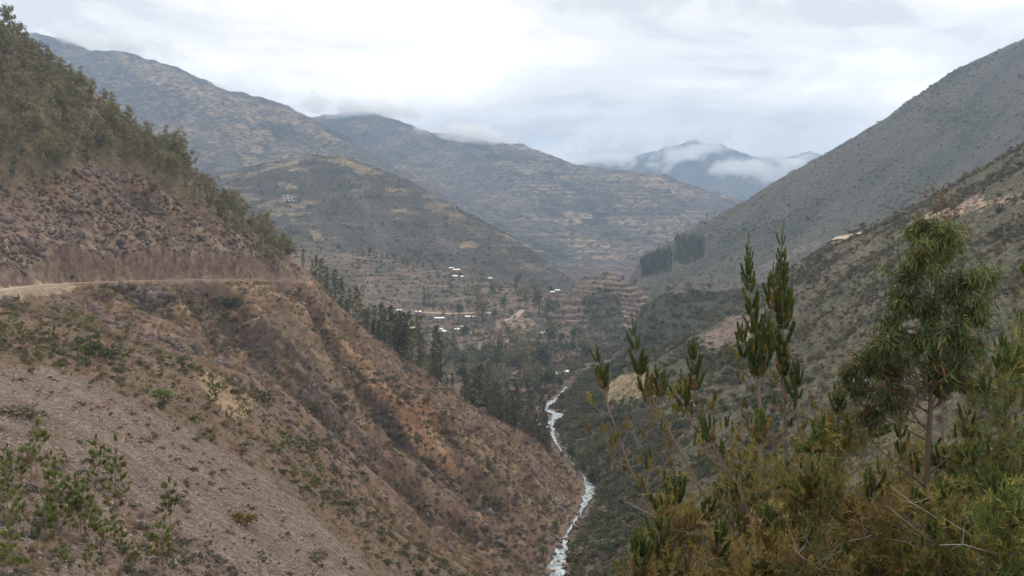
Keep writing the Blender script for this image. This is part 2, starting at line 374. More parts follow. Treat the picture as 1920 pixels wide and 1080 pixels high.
# river bed kept level across
rz = np.interp(rlen, np.concatenate([[0], np.cumsum(np.hypot(*np.diff(np.array(RIVER_XY), axis=0).T))]), [(HZ - p[1]) / F * p[2] for p in RIVER_PTS])
kriv = (1 - sstep(2.6, 6.0, rdist)) * (D < 565)
Z = Z * (1 - kriv) + (rz - 0.5 + 0.25 * fbm(X / 2.0, Y / 2.0, 2)) * kriv
EP = HZ - Z / D * F                      # row each ground point stands on, seen from the viewer
# which points the viewer can see at all (running horizon)
hor = np.minimum.accumulate(EP, axis=0)
VIS = EP <= hor + 1.5

def ground_at(px, d):
    """ground height at bearing px, distance d"""
    px = np.atleast_1d(np.asarray(px, float)); d = np.atleast_1d(np.asarray(d, float))
    fx = (px - GX[0]) / (GX[1] - GX[0])
    fy = np.interp(d, GD, np.arange(NY))
    return bilin(Z, fx, fy)
def ground_xy(x, y):
    return ground_at(CX + np.asarray(x) / np.asarray(y) * F, y)

# ------------------------------------------------------------------ surface colours of the ground (what grows or lies there)
COL = np.empty(Z.shape + (3,)); COL[:] = (0.135, 0.086, 0.064)
SCRUB = np.zeros_like(Z)
def paint(w, col, strength=1.0):
    w = np.clip(w * strength, 0, 1)[..., None]
    COL[:] = COL * (1 - w) + np.array(col) * w
jx = PX + 16 * fbm(X / 14, Y / 14, 4, off=3) * np.where(D < 450, np.clip(D / 300, .3, 1) * 1.6, .4)
jy = EP + 15 * fbm(X / 11, Y / 11, 4, off=8) * np.where(D < 450, np.clip(D / 300, .3, 1) * 1.6, .3)
def area(poly, w=None):
    m = in_poly(jx, jy, poly).astype(float)
    return m if w is None else m * w
nA = fbm(X / 30, Y / 30, 4, off=1); nB = fbm(X / 8, Y / 8, 4, off=2); nC = fbm(X / 90, Y / 90, 4, off=5)
gl = gully(sl, tl, 18, 5, 6.6); gs = gully(sl, tl, 6, 5, 3.3)
# slopes on the viewer's side
L = w_left
paint(L * sstep(-.1, .5, nB), (0.125, 0.098, 0.082), .8)
paint(L * sstep(.05, .6, gs) * sstep(-.3, .3, nA), (0.20, 0.14, 0.095), .5)
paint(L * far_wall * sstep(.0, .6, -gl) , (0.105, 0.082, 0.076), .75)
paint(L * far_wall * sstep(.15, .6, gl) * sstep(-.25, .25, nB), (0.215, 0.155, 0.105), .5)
forest = [(-260,-400),(0,60),(200,215),(350,325),(480,440),(545,500),(505,490),(440,420),(330,372),(250,330),(180,300),(120,330),(40,350),(-260,330)]
scree = [(-260,650),(0,690),(100,692),(220,742),(330,792),(430,852),(540,930),(640,1012),(720,1100),(470,1100),(330,985),(200,915),(100,850),(-260,800)]
bay = (1 - sstep(150, 185, D))
paint(area(scree, L * bay), (0.168, 0.128, 0.106))
scs = fbm(sl / 5, tl / 40, 4, off=91); scn = fbm(X / 5, Y / 5, 4, off=92)
paint(area(scree, L * bay) * sstep(.0, .35, scs), (0.115, 0.09, 0.074), .75); paint(area(scree, L * bay) * sstep(.05, .4, scn), (0.135, 0.095, 0.075), .6)
paint(area(scree, L * bay) * sstep(-.05, .5, -scs), (0.215, 0.166, 0.138), .6)
low = [(-260,800),(0,800),(100,850),(200,915),(330,985),(470,1100),(-260,1100)]
paint(area(low, L * bay), (0.145, 0.108, 0.09), .85)
paint(area(low, L * bay) * sstep(-.05, .4, nB), (0.19, 0.146, 0.12), .7)
upper = [(-260,600),(0,560),(160,560),(300,650),(440,720),(560,840),(640,930),(760,1000),(860,1040),(1000,1100),(1000,1180),(760,1180),(720,1100),(560,940),(430,850),(330,792),(220,742),(100,692),(-260,690)]
paint(area(upper, L * (1 - sstep(185, 215, D))) * sstep(-.35, .2, nB), (0.125, 0.098, 0.07), .75)
paint(area([(375,690),(440,712),(475,745),(478,775),(440,785),(400,745),(370,715)], L * (D < 190)), (0.26, 0.19, 0.115), .75)
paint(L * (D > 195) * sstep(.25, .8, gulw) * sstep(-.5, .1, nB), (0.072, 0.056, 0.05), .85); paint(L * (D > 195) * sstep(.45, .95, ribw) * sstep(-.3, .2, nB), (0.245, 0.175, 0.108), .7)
paint(area([(640,620),(672,655),(720,715),(770,765),(815,800),(835,850),(870,885),(850,890),(800,850),(770,810),(735,775),(690,715),(655,668),(630,630)], L * (D > 215)), (0.29, 0.175, 0.105), .85)
paint(area([(545,465),(560,490),(580,530),(552,528),(532,495)], L * (D > 300)), (0.35, 0.20, 0.12), .9)
paint(area([(770,740),(815,770),(810,815),(770,790)], L * (D > 215)), (0.27, 0.15, 0.09), .8)
for poly in ([(240,535),(275,526),(310,535),(325,575),(318,595),(285,598),(255,575)], [(500,590),(545,610),(600,680),(640,760),(610,770),(560,720),(510,660)],
             [(690,725),(730,760),(780,825),(800,870),(770,868),(715,800)], [(450,610),(500,600),(520,700),(480,705)], [(620,700),(650,730),(700,830),(740,880),(700,870),(640,790)], [(800,760),(840,790),(870,830),(840,830)]):
    paint(area(poly, L * (D > 205)), (0.085, 0.066, 0.062), .85)
paint(area([(440,525),(470,525),(560,605),(640,700),(700,790),(680,790),(600,700),(520,620),(450,560)], L * (D > 205)), (0.22, 0.16, 0.10), .5)
paint(area([(775,735),(830,760),(960,870),(1050,960),(1060,1010),(1000,960),(900,880),(820,800)], L * (D > 205)), (0.225, 0.16, 0.10), .5)
for trail in ([(1090,985),(1060,965),(1040,935),(1020,915),(1000,900)], [(900,975),(893,952),(905,930),(938,926)], [(820,770),(850,800),(905,850)], [(520,640),(600,730),(690,815)]):
    q_, _c = polyline_dist(jx * .35 + PX * .65, jy * .35 + EP * .65, trail); paint(L * (D > 215) * (1 - sstep(1.2, 4, q_)), (0.27, 0.195, 0.13), .7)
bankw = L * (D > 200) * (EP < 528) * (1 - sstep(8, 20, rd)) * (rd > 2)
bankn = fbm(sl / 3.5, Z / 1.6, 4, off=12)
paint(bankw, (0.165, 0.118, 0.09), .9); paint(bankw * sstep(.0, .3, bankn), (0.225, 0.165, 0.12), .8); paint(bankw * sstep(.0, .3, -bankn), (0.105, 0.078, 0.066), .8)
paint(area(forest, L * (D > 200)), (0.12, 0.10, 0.062), .75)
paint(area([(0,540),(90,530),(135,538),(132,552),(60,556),(0,562)], L), (0.30, 0.24, 0.17), .8)
# brushy wall across the river
R = w_right
paint(R, (0.108, 0.094, 0.06)); paint(R * sstep(-.1, .35, nA), (0.132, 0.104, 0.076), .8); paint(R * sstep(.1, .5, nB), (0.098, 0.096, 0.052), .8)
paint(area([(1280,640),(1330,608),(1400,585),(1425,600),(1415,640),(1340,655)], R), (0.235, 0.165, 0.145), .9)
paint(area([(1120,735),(1160,705),(1220,695),(1250,705),(1190,750),(1140,760)], R), (0.32, 0.25, 0.13), .8)
paint(area([(1150,895),(1170,905),(1150,960),(1125,1000),(1110,990)], R), (0.23, 0.17, 0.12), .5)
paint(area([(1690,425),(1740,402),(1810,380),(1900,368),(1925,372),(1880,382),(1800,398),(1730,424),(1700,434)], R), (0.36, 0.26, 0.19), .85)
paint(area([(1540,478),(1600,455),(1640,450),(1640,470),(1560,500)], R), (0.17, 0.13, 0.11), .6)
paint((1 - sstep(1.5, 3.5, td)) * R, (0.40, 0.32, 0.25))
SCRUB += R * .55
paint(w_spur, (0.085, 0.085, 0.055)); SCRUB += w_spur * .7
# village slope and knoll
V = np.clip(w_village + w_knoll, 0, 1)
paint(V, (0.19, 0.14, 0.105)); paint(V * sstep(-.1, .3, nA), (0.25, 0.18, 0.135), .8); paint(V * sstep(.0, .3, fbm(X / 45, Y / 45, 4, off=81)), (0.105, 0.10, 0.065), .8); paint(V * sstep(.0, .35, -nC), (0.10, 0.092, 0.066), .8)
paint(w_village * sstep(.62, .74, fv) * sstep(-.3, .1, nB) * tpatch, (0.085, 0.08, 0.058), .75); paint(w_village * tpatch * sstep(.5, .58, fv) * (1 - sstep(.58, .64, fv)), (0.32, 0.24, 0.14), .6)
paint(w_knoll, (0.175, 0.122, 0.102), .85); paint(w_knoll * sstep(.05, .35, nB), (0.10, 0.085, 0.065), .7); paint(kn_top * (1 - sstep(.5, .6, fk)) * sstep(1120, 1160, PX + 30 * nA), (0.30, 0.225, 0.165), .8); paint(kn_top * sstep(.60, .72, fk), (0.085, 0.072, 0.058), .7); paint(kn_top * band(.42, .5, .58, .64, fk), (0.38, 0.29, 0.19), .8)
paint(area([(1090,560),(1130,540),(1160,560),(1175,640),(1160,720),(1120,680),(1100,620)], w_knoll), (0.06, 0.064, 0.042), .75)
for poly in ([(880,650),(935,625),(990,640),(960,665),(900,670)], [(930,600),(980,585),(1010,610),(970,650),(930,640)], [(1020,720),(1055,705),(1060,745),(1025,755)], [(930,700),(990,680),(1010,700),(960,720)]):
    paint(area(poly, w_village), (0.31, 0.22, 0.17), .85)
SCRUB += V * .35
paint((D > 450) * (D < 520) * (1 - sstep(3, 6, rdist)) * (1 - w_left) * (PX < 1120), (0.24, 0.195, 0.16), .6)
# round hill with letters
Hh = w_hill
paint(Hh, (0.105, 0.092, 0.074)); paint(Hh * sstep(.0, .35, fbm(X / 70, Z / 12, 4, off=9)), (0.068, 0.074, 0.046), .85); paint(Hh * sstep(.22, .4, fbm(X / 60, Z / 9, 3, off=19)), (0.25, 0.19, 0.125), .65)
for poly in ([(515,342),(535,340),(560,352),(540,356)], [(580,430),(598,432),(608,452),(590,452)], [(535,398),(562,400),(545,406)], [(540,410),(558,411),(550,418)], [(600,298),(640,296),(700,318),(690,324),(630,305)],
             [(660,320),(705,318),(720,326),(680,330)], [(720,350),(770,356),(760,360),(725,357)], [(730,393),(760,390),(765,397),(735,400)], [(860,455),(888,452),(895,464),(862,466)], [(925,430),(970,450),(968,456),(930,440)],
             [(540,316),(580,316),(575,321),(545,321)], [(410,330),(480,318),(560,300),(560,306),(480,326),(410,336)]):
    paint(area(poly, Hh), (0.40, 0.30, 0.18), .9)
paint(area([(640,325),(662,325),(690,380),(715,430),(735,470),(745,500),(712,500),(705,460),(700,430),(680,390)], Hh), (0.20, 0.16, 0.145), .6) ; paint(Hh * sstep(-.1, .35, fbm(X / 40, Y / 40, 4, off=52)), (0.13, 0.105, 0.088), .6)
paint(area([(810,425),(850,450),(860,480),(830,470)], Hh), (0.20, 0.16, 0.145), .6)
paint(area([(740,340),(800,365),(900,420),(980,470),(1060,530),(1040,535),(940,470),(850,420),(760,365)], Hh) * sstep(-.1, .3, nA), (0.24, 0.18, 0.115), .75)
SCRUB += Hh * .6
# long mountain
M = w_long
paint(M, (0.082, 0.087, 0.062)); gm = gully(X * .66 - Y * .75, X * .75 + Y * .66, 60, 6, 3.2)
paint(M * sstep(.0, .5, gm), (0.135, 0.118, 0.095), .8); paint(M * sstep(.1, .6, -gully(X * .66 - Y * .75, X * .75 + Y * .66, 150, 4, 6.1)), (0.055, 0.066, 0.042), .7); paint(M * sstep(.1, .5, fbm(X / 200, Y / 200, 3, off=24)), (0.118, 0.104, 0.084), .6); paint(M * sstep(.05, .4, fbm(X / 130, Y / 130, 4, off=23)), (0.075, 0.082, 0.05), .8)
paint(area([(1420,500),(1480,470),(1530,450),(1540,458),(1480,485),(1430,510)], M), (0.20, 0.165, 0.145), .8)
paint(area([(1270,450),(1315,450),(1320,480),(1290,495),(1265,490)], M) + area([(1200,490),(1260,470),(1255,510),(1205,520)], M), (0.035, 0.045, 0.028), .85)
SCRUB += M * .4
# great mountains
G = w_far
paint(G, (0.115, 0.103, 0.085)); nm = fbm(X / 200, Z / 85, 5, off=31); paint(G * sstep(-.05, .25, nm), (0.062, 0.066, 0.05), .85)
paint(G * sstep(.1, .35, fbm(X / 150, Z / 55, 5, off=44)), (0.27, 0.21, 0.145), .65); paint(G * sstep(.1, .6, gully(X + .3 * Y, Y, 130, 4, 8.8)), (0.17, 0.14, 0.115), .6)
tan = sstep(.3, .7, gully(X + .3 * Y, Y, 90, 4, 3.9))
paint(G * (D < 3500) * area([(200,90),(300,120),(420,175),(540,205),(640,262),(620,275),(560,245),(500,225),(520,280),(560,310),(460,320),(430,250),(360,190),(250,140)]) * sstep(-.35, .15, fbm(X / 60, Y / 60, 4, off=4)), (0.34, 0.25, 0.155), .7)
paint(G * (D < 3500) * area([(260,230),(420,200),(440,300),(330,310)]) * tan, (0.25, 0.19, 0.14), .6)
paint(w_mt * sstep(.5, .62, fm) * (1 - sstep(.78, .9, fm)) * sstep(-.15, .15, fbm(X / 150, Y / 150, 3, off=13)), (0.37, 0.285, 0.20), .7)
def plots(cw, chh, seed, share):
    a = (X + 25 * fbm(X / 90, Z / 40, 2, off=seed)) / cw; b = (Z + 12 * fbm(X / 120, Z / 50, 2, off=seed + 3)) / chh
    ia, ib = np.floor(a + .5 * (np.floor(b) % 2)).astype(np.int64), np.floor(b).astype(np.int64)
    h_ = (_perm[(_perm[ia & 511] + ib) & 511] / 512.0); fb = b - np.floor(b)
    return (h_ < share) * (1 - .8 * sstep(.78, .95, fb)), h_
pk, ph_ = plots(85, 20, 3, .36)
pz = sstep(.0, .22, fbm(X / 330, Z / 110, 3, off=66)) * band(860, 1000, 1330, 1420, PX) * (D < 3900)
paint(G * pk * pz, (0.36, 0.28, 0.20), .75); paint(G * (ph_ > .8) * pz, (0.055, 0.066, 0.042), .6)
pk2, ph2 = plots(95, 22, 9, .25); pz2 = sstep(.08, .25, fbm(X / 240, Z / 90, 3, off=86))
paint(G * pk2 * pz2 * (PX < 1000), (0.30, 0.225, 0.15), .6)
pk3, ph3 = plots(24, 7, 15, .34); pz3 = sstep(.05, .22, fbm(X / 110, Z / 45, 3, off=96))
paint(Hh * pk3 * pz3, (0.32, 0.24, 0.155), .75); paint(Hh * (ph3 > .82) * pz3, (0.055, 0.062, 0.038), .6)
SCRUB += G * .45
paint(near, (0.11, 0.088, 0.06))
SCRUB = np.clip(SCRUB, 0, 1)

# ------------------------------------------------------------------ materials
def new_mat(name):
    m = bpy.data.materials.new(name); m.use_nodes = True
    t = m.node_tree
    for n_ in list(t.nodes): t.nodes.remove(n_)
    o = t.nodes.new('ShaderNodeOutputMaterial')
    return m, t, o
def ground_material(name, fine, speck_scale, bump_d):
    m, t, o = new_mat(name)
    p = N(t, 'ShaderNodeBsdfPrincipled', i_Roughness=0.95); p.inputs['Specular IOR Level'].default_value = 0.15
    at = N(t, 'ShaderNodeAttribute', attribute_name='Col'); sc = N(t, 'ShaderNodeAttribute', attribute_name='Scrub')
    g = N(t, 'ShaderNodeNewGeometry')
    a = N(t, 'ShaderNodeTexNoise', i_Scale=fine, i_Detail=12.0, i_Roughness=0.72); link(t, g, 'Position', a, 'Vector')
    r = N(t, 'ShaderNodeMapRange'); r.inputs[1].default_value = .3; r.inputs[2].default_value = .72; r.inputs[3].default_value = .45; r.inputs[4].default_value = 1.6
    link(t, a, 0, r, 0)
    mul = N(t, 'ShaderNodeMix', data_type='RGBA', blend_type='MULTIPLY'); mul.inputs[0].default_value = 1
    t.links.new(at.outputs['Color'], mul.inputs[6]); t.links.new(r.outputs[0], mul.inputs[7])
    b = N(t, 'ShaderNodeTexNoise', i_Scale=speck_scale, i_Detail=5.0, i_Roughness=0.65); link(t, g, 'Position', b, 'Vector')
    thr = MATH(t, 'ADD', b.outputs[0], MATH(t, 'MULTIPLY', sc.outputs['Fac'], None, None, 0.16))
    rr = N(t, 'ShaderNodeMapRange'); rr.inputs[1].default_value = .56; rr.inputs[2].default_value = .64; t.links.new(thr, rr.inputs[0])
    fac = MATH(t, 'MULTIPLY', rr.outputs[0], MATH(t, 'MINIMUM', MATH(t, 'MULTIPLY', sc.outputs['Fac'], None, None, 3.0), None, None, .8))
    mx = N(t, 'ShaderNodeMix', data_type='RGBA'); t.links.new(fac, mx.inputs[0]); t.links.new(mul.outputs[2], mx.inputs[6]); mx.inputs[7].default_value = (.045, .05, .03, 1)
    t.links.new(mx.outputs[2], p.inputs['Base Color'])
    hsum = MATH(t, 'ADD', a.outputs[0], MATH(t, 'MULTIPLY', rr.outputs[0], None, None, .35))
    bm_ = N(t, 'ShaderNodeBump', i_Strength=0.9, i_Distance=bump_d); t.links.new(hsum, bm_.inputs['Height']); link(t, bm_, 0, p, 'Normal')
    link(t, p, 0, o, 0)
    return m
MG_near = ground_material('stony_ground', .8, .5, .45)
MG_mid = ground_material('brush_ground', .22, .22, 2.2)
MG_far = ground_material('mountain_ground', .045, .07, 12.0)

# ------------------------------------------------------------------ ground objects: one continuous sheet, cut where one landform meets the next
def structure(o):
    o['kind'] = 'structure'; return o
verts = np.stack([X, Y, Z], -1).reshape(-1, 3)
def vertex_normals():
    du = np.gradient(verts.reshape(NY, NX, 3), axis=1); dv = np.gradient(verts.reshape(NY, NX, 3), axis=0)
    nn = np.cross(du, dv).reshape(-1, 3)
    return nn / (np.linalg.norm(nn, axis=1, keepdims=True) + 1e-12)
VN = vertex_normals()
fi, fj = np.meshgrid(np.arange(NY - 1), np.arange(NX - 1), indexing='ij')
cD, cP, cS = D[:-1, :-1], PX[:-1, :-1], side_r[:-1, :-1]
lab = np.full(cD.shape, 'valley_floor', dtype=object)
lab[(cD < 405) & (cS < .5)] = 'hillside'
lab[(cD < 600) & (cS >= .5)] = 'brushy_hillside'
lab[cD < 45] = 'viewpoint_slope'
lab[(cD >= 600) & (cD < 1000) & (cP > 1150)] = 'brushy_spur_hill'
lab[(cD >= 680) & (cD < 1080) & (cP > 985) & (cP < 1215)] = 'terraced_hill'
lab[(cD >= 560) & (cD < 1210) & (cP <= 985)] = 'village_terrain'
lab[(cD >= 1210) & (cD < 1950) & (cP <= 1130)] = 'round_hill'
lab[(cD >= 1000) & (cD < 2000) & (cP > 1150)] = 'long_mountain'
cE = EP[:-1, :-1]
lab[(cD >= 1950) & (cD < 5200)] = 'great_mountain'
lab[(cD >= 5200)] = 'far_mountain'
def grid_mesh(name, mask, mat):
    ii, jj = fi[mask], fj[mask]
    q = np.stack([ii * NX + jj, ii * NX + jj + 1, (ii + 1) * NX + jj + 1, (ii + 1) * NX + jj], 1)
    u, inv = np.unique(q, return_inverse=True); q = inv.reshape(q.shape)
    me = bpy.data.meshes.new(name)
    me.vertices.add(len(u)); me.vertices.foreach_set('co', verts[u].ravel())
    me.loops.add(q.size); me.loops.foreach_set('vertex_index', q.ravel().astype(np.int32))
    me.polygons.add(len(q)); me.polygons.foreach_set('loop_start', np.arange(0, q.size, 4, dtype=np.int32))
    me.update()
    me.polygons.foreach_set('use_smooth', np.ones(len(q), bool))
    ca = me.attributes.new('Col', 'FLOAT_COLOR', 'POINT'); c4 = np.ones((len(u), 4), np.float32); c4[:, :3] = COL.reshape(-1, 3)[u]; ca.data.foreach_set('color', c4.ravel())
    sa = me.attributes.new('Scrub', 'FLOAT', 'POINT'); sa.data.foreach_set('value', SCRUB.ravel()[u].astype(np.float32))
    me.normals_split_custom_set_from_vertices(VN[u].tolist())
    me.materials.append(mat)
    o = bpy.data.objects.new(name, me); C.objects.link(o)
    return structure(o)
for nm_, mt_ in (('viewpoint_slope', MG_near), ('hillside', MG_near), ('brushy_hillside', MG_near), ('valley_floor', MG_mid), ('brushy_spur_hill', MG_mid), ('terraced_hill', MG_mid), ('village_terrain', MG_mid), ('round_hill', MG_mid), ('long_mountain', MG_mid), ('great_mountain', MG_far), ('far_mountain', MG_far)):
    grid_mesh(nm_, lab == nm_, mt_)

# ------------------------------------------------------------------ air: thin haze over the whole valley
def box_mesh(name, lo, hi):
    v = [(x, y, z) for x in (lo[0], hi[0]) for y in (lo[1], hi[1]) for z in (lo[2], hi[2])]
    f = [(0, 1, 3, 2), (4, 6, 7, 5), (0, 4, 5, 1), (2, 3, 7, 6), (0, 2, 6, 4), (1, 5, 7, 3)]
    me = bpy.data.meshes.new(name); me.from_pydata(v, [], f); me.update()
    return me
hm, ht, ho = new_mat('haze_air')
pv = N(ht, 'ShaderNodeVolumePrincipled'); pv.inputs['Color'].default_value = (0.47, 0.68, 0.98, 1); pv.inputs['Density'].default_value = 0.00013; pv.inputs['Anisotropy'].default_value = 0.0
ht.links.new(pv.outputs[0], ho.inputs['Volume'])
hz = bpy.data.objects.new('haze', box_mesh('haze', (-7000, -60, float(Z.min()) - 1.5), (7000, 9700, max(float(Z.max()) + 30, 1010.0)))); hz.data.materials.append(hm); C.objects.link(hz)
hz['kind'] = 'stuff'
# ------------------------------------------------------------------ plant and stone builders
def tri_mesh(name, chunks, mats):
    """chunks: (verts Nx3, faces MxK with -1 padding allowed only as equal K, material index, tint per face)"""
    vs, loops, starts, mi, tint = [], [], [], [], []
    vo = lo = 0
    for v, f, m, tn in chunks:
        v = np.asarray(v, float); f = np.asarray(f, int)
        vs.append(v); loops.append((f + vo).ravel()); starts.append(lo + np.arange(len(f)) * f.shape[1])
        mi.append(np.full(len(f), m)); tint.append(np.broadcast_to(np.asarray(tn, float), (len(f),)))
        vo += len(v); lo += f.size
    vs = np.concatenate(vs); loops = np.concatenate(loops); starts = np.concatenate(starts)
    me = bpy.data.meshes.new(name)
    me.vertices.add(len(vs)); me.vertices.foreach_set('co', vs.ravel())
    me.loops.add(len(loops)); me.loops.foreach_set('vertex_index', loops.astype(np.int32))
    me.polygons.add(len(starts)); me.polygons.foreach_set('loop_start', starts.astype(np.int32))
    me.update()
    me.polygons.foreach_set('material_index', np.concatenate(mi).astype(np.int32))
    a = me.attributes.new('Tint', 'FLOAT', 'FACE'); a.data.foreach_set('value', np.concatenate(tint).astype(np.float32))
    for m in mats: me.materials.append(m)
    me.validate()
    return me
def unit(v):
    return v / (np.linalg.norm(v, axis=-1, keepdims=True) + 1e-9)
def rand_dirs(k, r):
    return unit(r.normal(size=(k, 3)))
def blades(p, d, ln, wd, r, m=0, tint=None, bend=0.0):
    """pointed leaves: start p, direction d, length ln, half width wd"""
    k = len(p); d = unit(d); ln = np.broadcast_to(ln, (k,))[:, None]; wd = np.broadcast_to(wd, (k,))[:, None]
    s = unit(np.cross(d, rand_dirs(k, r))); nn = np.cross(d, s)
    mid = p + d * ln * .45
    tip = p + d * ln + nn * ln * bend
    v = np.stack([p, mid + s * wd, tip, mid - s * wd], 1).reshape(-1, 3)
    f = np.arange(4 * k).reshape(k, 4)
    return (v, f, m, r.uniform(0, 1, k) if tint is None else tint)
def tube(path, rad, sides=6, m=0, tint=.5, cap=True):
    path = np.asarray(path, float); rad = np.broadcast_to(rad, (len(path),))
    tg = unit(np.gradient(path, axis=0)); up = np.array([0.31, 0.95, 0.05])
    s = unit(np.cross(tg, up)); q = np.cross(tg, s)
    an = np.arange(sides) / sides * 2 * np.pi
    ring = path[:, None] + (np.cos(an)[None, :, None] * s[:, None] + np.sin(an)[None, :, None] * q[:, None]) * rad[:, None, None]
    v = ring.reshape(-1, 3); i = np.arange(len(path) - 1)[:, None] * sides; j = np.arange(sides)[None]
    f = np.stack([i + j, i + (j + 1) % sides, i + sides + (j + 1) % sides, i + sides + j], -1).reshape(-1, 4)
    return (v, f, m, tint)
def join_chunks(a):
    """several chunks of 4-sided faces as one"""
    v, f, t, o = [], [], [], 0
    for c in a:
        v.append(c[0]); f.append(np.asarray(c[1]) + o); t.append(np.broadcast_to(c[3], (len(c[1]),))); o += len(c[0])
    return (np.concatenate(v), np.concatenate(f), a[0][2], np.concatenate(t))
def leaf_material(name, stops, trans=0.25, spread=0.55, rough=0.6, noise=0.0):
    m, t, o = new_mat(name)
    oi = N(t, 'ShaderNodeObjectInfo'); at = N(t, 'ShaderNodeAttribute', attribute_name='Tint')
    v = MATH(t, 'ADD', MATH(t, 'MULTIPLY', oi.outputs['Random'], None, None, spread), MATH(t, 'MULTIPLY', at.outputs['Fac'], None, None, 1 - spread))
    if noise:
        g = N(t, 'ShaderNodeNewGeometry'); nz = N(t, 'ShaderNodeTexNoise', i_Scale=noise, i_Detail=3.0); link(t, g, 'Position', nz, 'Vector')
        v = MATH(t, 'ADD', MATH(t, 'MULTIPLY', v, None, None, .6), MATH(t, 'MULTIPLY', MATH(t, 'SUBTRACT', nz.outputs[0], None, None, .3), None, None, .9))
    r = ramp(t, stops); t.links.new(v, r.inputs[0])
    p = N(t, 'ShaderNodeBsdfPrincipled', i_Roughness=rough); p.inputs['Specular IOR Level'].default_value = 0.25; link(t, r, 0, p, 'Base Color')
    tr = N(t, 'ShaderNodeBsdfTranslucent'); link(t, r, 0, tr, 0)
    mx = N(t, 'ShaderNodeMixShader', i_0=trans); link(t, p, 0, mx, 1); link(t, tr, 0, mx, 2); link(t, mx, 0, o, 0)
    return m
def plain_material(name, col, rough=.85, var=.35, scale=8.0, spec=.2, bump=0.0):
    m, t, o = new_mat(name)
    p = N(t, 'ShaderNodeBsdfPrincipled', i_Roughness=rough); p.inputs['Specular IOR Level'].default_value = spec
    g = N(t, 'ShaderNodeNewGeometry'); nz = N(t, 'ShaderNodeTexNoise', i_Scale=scale, i_Detail=6.0, i_Roughness=.65); link(t, g, 'Position', nz, 'Vector')
    oi = N(t, 'ShaderNodeObjectInfo')
    k = MATH(t, 'ADD', MATH(t, 'MULTIPLY', nz.outputs[0], None, None, var * 2), MATH(t, 'MULTIPLY', oi.outputs['Random'], None, None, var))
    k = MATH(t, 'ADD', k, None, None, 1 - var * 1.5)
    mul = N(t, 'ShaderNodeMix', data_type='RGBA', blend_type='MULTIPLY'); mul.inputs[0].default_value = 1; mul.inputs[6].default_value = (*col, 1); t.links.new(k, mul.inputs[7])
    t.links.new(mul.outputs[2], p.inputs['Base Color'])
    if bump:
        b = N(t, 'ShaderNodeBump', i_Strength=.8, i_Distance=bump); link(t, nz, 0, b, 'Height'); link(t, b, 0, p, 'Normal')
    link(t, p, 0, o, 0)
    return m
M_bark = plain_material('grey_bark', (.16, .13, .105), scale=14, bump=.01)
M_bark_dark = plain_material('brown_bark', (.085, .066, .055), scale=14, bump=.01)
M_brush = leaf_material('brush_leaves', [(0, (.072, .068, .036)), (.3, (.12, .108, .056)), (.55, (.165, .136, .084)), (.8, (.12, .122, .05)), (1, (.185, .146, .094))], .2, .6, noise=.05)
M_green = leaf_material('green_bush_leaves', [(0, (.04, .055, .022)), (.5, (.07, .09, .035)), (1, (.11, .125, .045))], .25, .5)
M_grey = leaf_material('grey_bush_leaves', [(0, (.075, .075, .06)), (.5, (.11, .105, .085)), (1, (.15, .14, .115))], .2, .5)
M_yellow = leaf_material('yellow_bush_leaves', [(0, (.12, .10, .04)), (.5, (.21, .16, .05)), (1, (.30, .22, .06))], .25, .3)
M_red = leaf_material('red_bush_leaves', [(0, (.16, .06, .03)), (.5, (.24, .09, .04)), (1, (.28, .13, .06))], .25, .3)
M_gum = leaf_material('gum_tree_leaves', [(0, (.10, .095, .045)), (.35, (.165, .15, .07)), (.65, (.21, .185, .088)), (.85, (.165, .165, .105)), (1, (.24, .19, .105))], .25, .6)
M_gum_blue = leaf_material('blue_gum_leaves', [(0, (.08, .10, .09)), (.5, (.12, .145, .125)), (1, (.16, .18, .15))], .2, .4)
M_conifer = leaf_material('conifer_needles', [(0, (.052, .060, .026)), (.45, (.098, .102, .044)), (.8, (.14, .134, .058)), (1, (.18, .155, .07))], .15, .55)
M_pine = leaf_material('young_pine_needles', [(0, (.075, .095, .024)), (.4, (.12, .155, .034)), (.75, (.17, .215, .044)), (1, (.27, .25, .07))], .3, .45)
M_pine_old = leaf_material('old_pine_needles', [(0, (.10, .085, .03)), (.5, (.17, .125, .045)), (1, (.20, .12, .055))], .25, .4)
M_dry = leaf_material('dry_grass', [(0, (.17, .125, .07)), (.5, (.26, .195, .11)), (1, (.34, .26, .15))], .2, .6)
M_stone = plain_material('scree_stone', (.205, .16, .132), var=.5, scale=2.5)
M_rock = plain_material('dark_rock', (.12, .095, .088), var=.5, scale=1.3, bump=.12)

def bush_mesh(name, seed, mat, k=150, ln=.28, wd=.10, flat=.75, stems=5):
    r = np.random.default_rng(seed)
    # several lobes of unequal size inside a dome
    lobes = r.uniform(-.55, .55, (6, 3)); lobes[:, 2] = r.uniform(.25, .75, 6) * flat; rad = r.uniform(.28, .5, 6)
    w = r.integers(0, 6, k); d = rand_dirs(k, r); d[:, 2] = np.abs(d[:, 2]) * .9 - .1
    p = lobes[w] + d * rad[w][:, None] * r.uniform(.75, 1.05, (k, 1)); p[:, 2] = np.maximum(p[:, 2], .02)
    ch = [blades(p - d * ln * .4, d + .6 * rand_dirs(k, r), ln * r.uniform(.6, 1.3, k), wd * r.uniform(.7, 1.2, k), r, 0)]
    for s in range(stems):
        e = lobes[s % 6]
        ch.append(tube([(0, 0, -.15), e * .5 + r.normal(0, .05, 3), e * .95], [.03, .02, .01], 3, 1))
    return tri_mesh(name, ch, [mat, M_bark_dark])
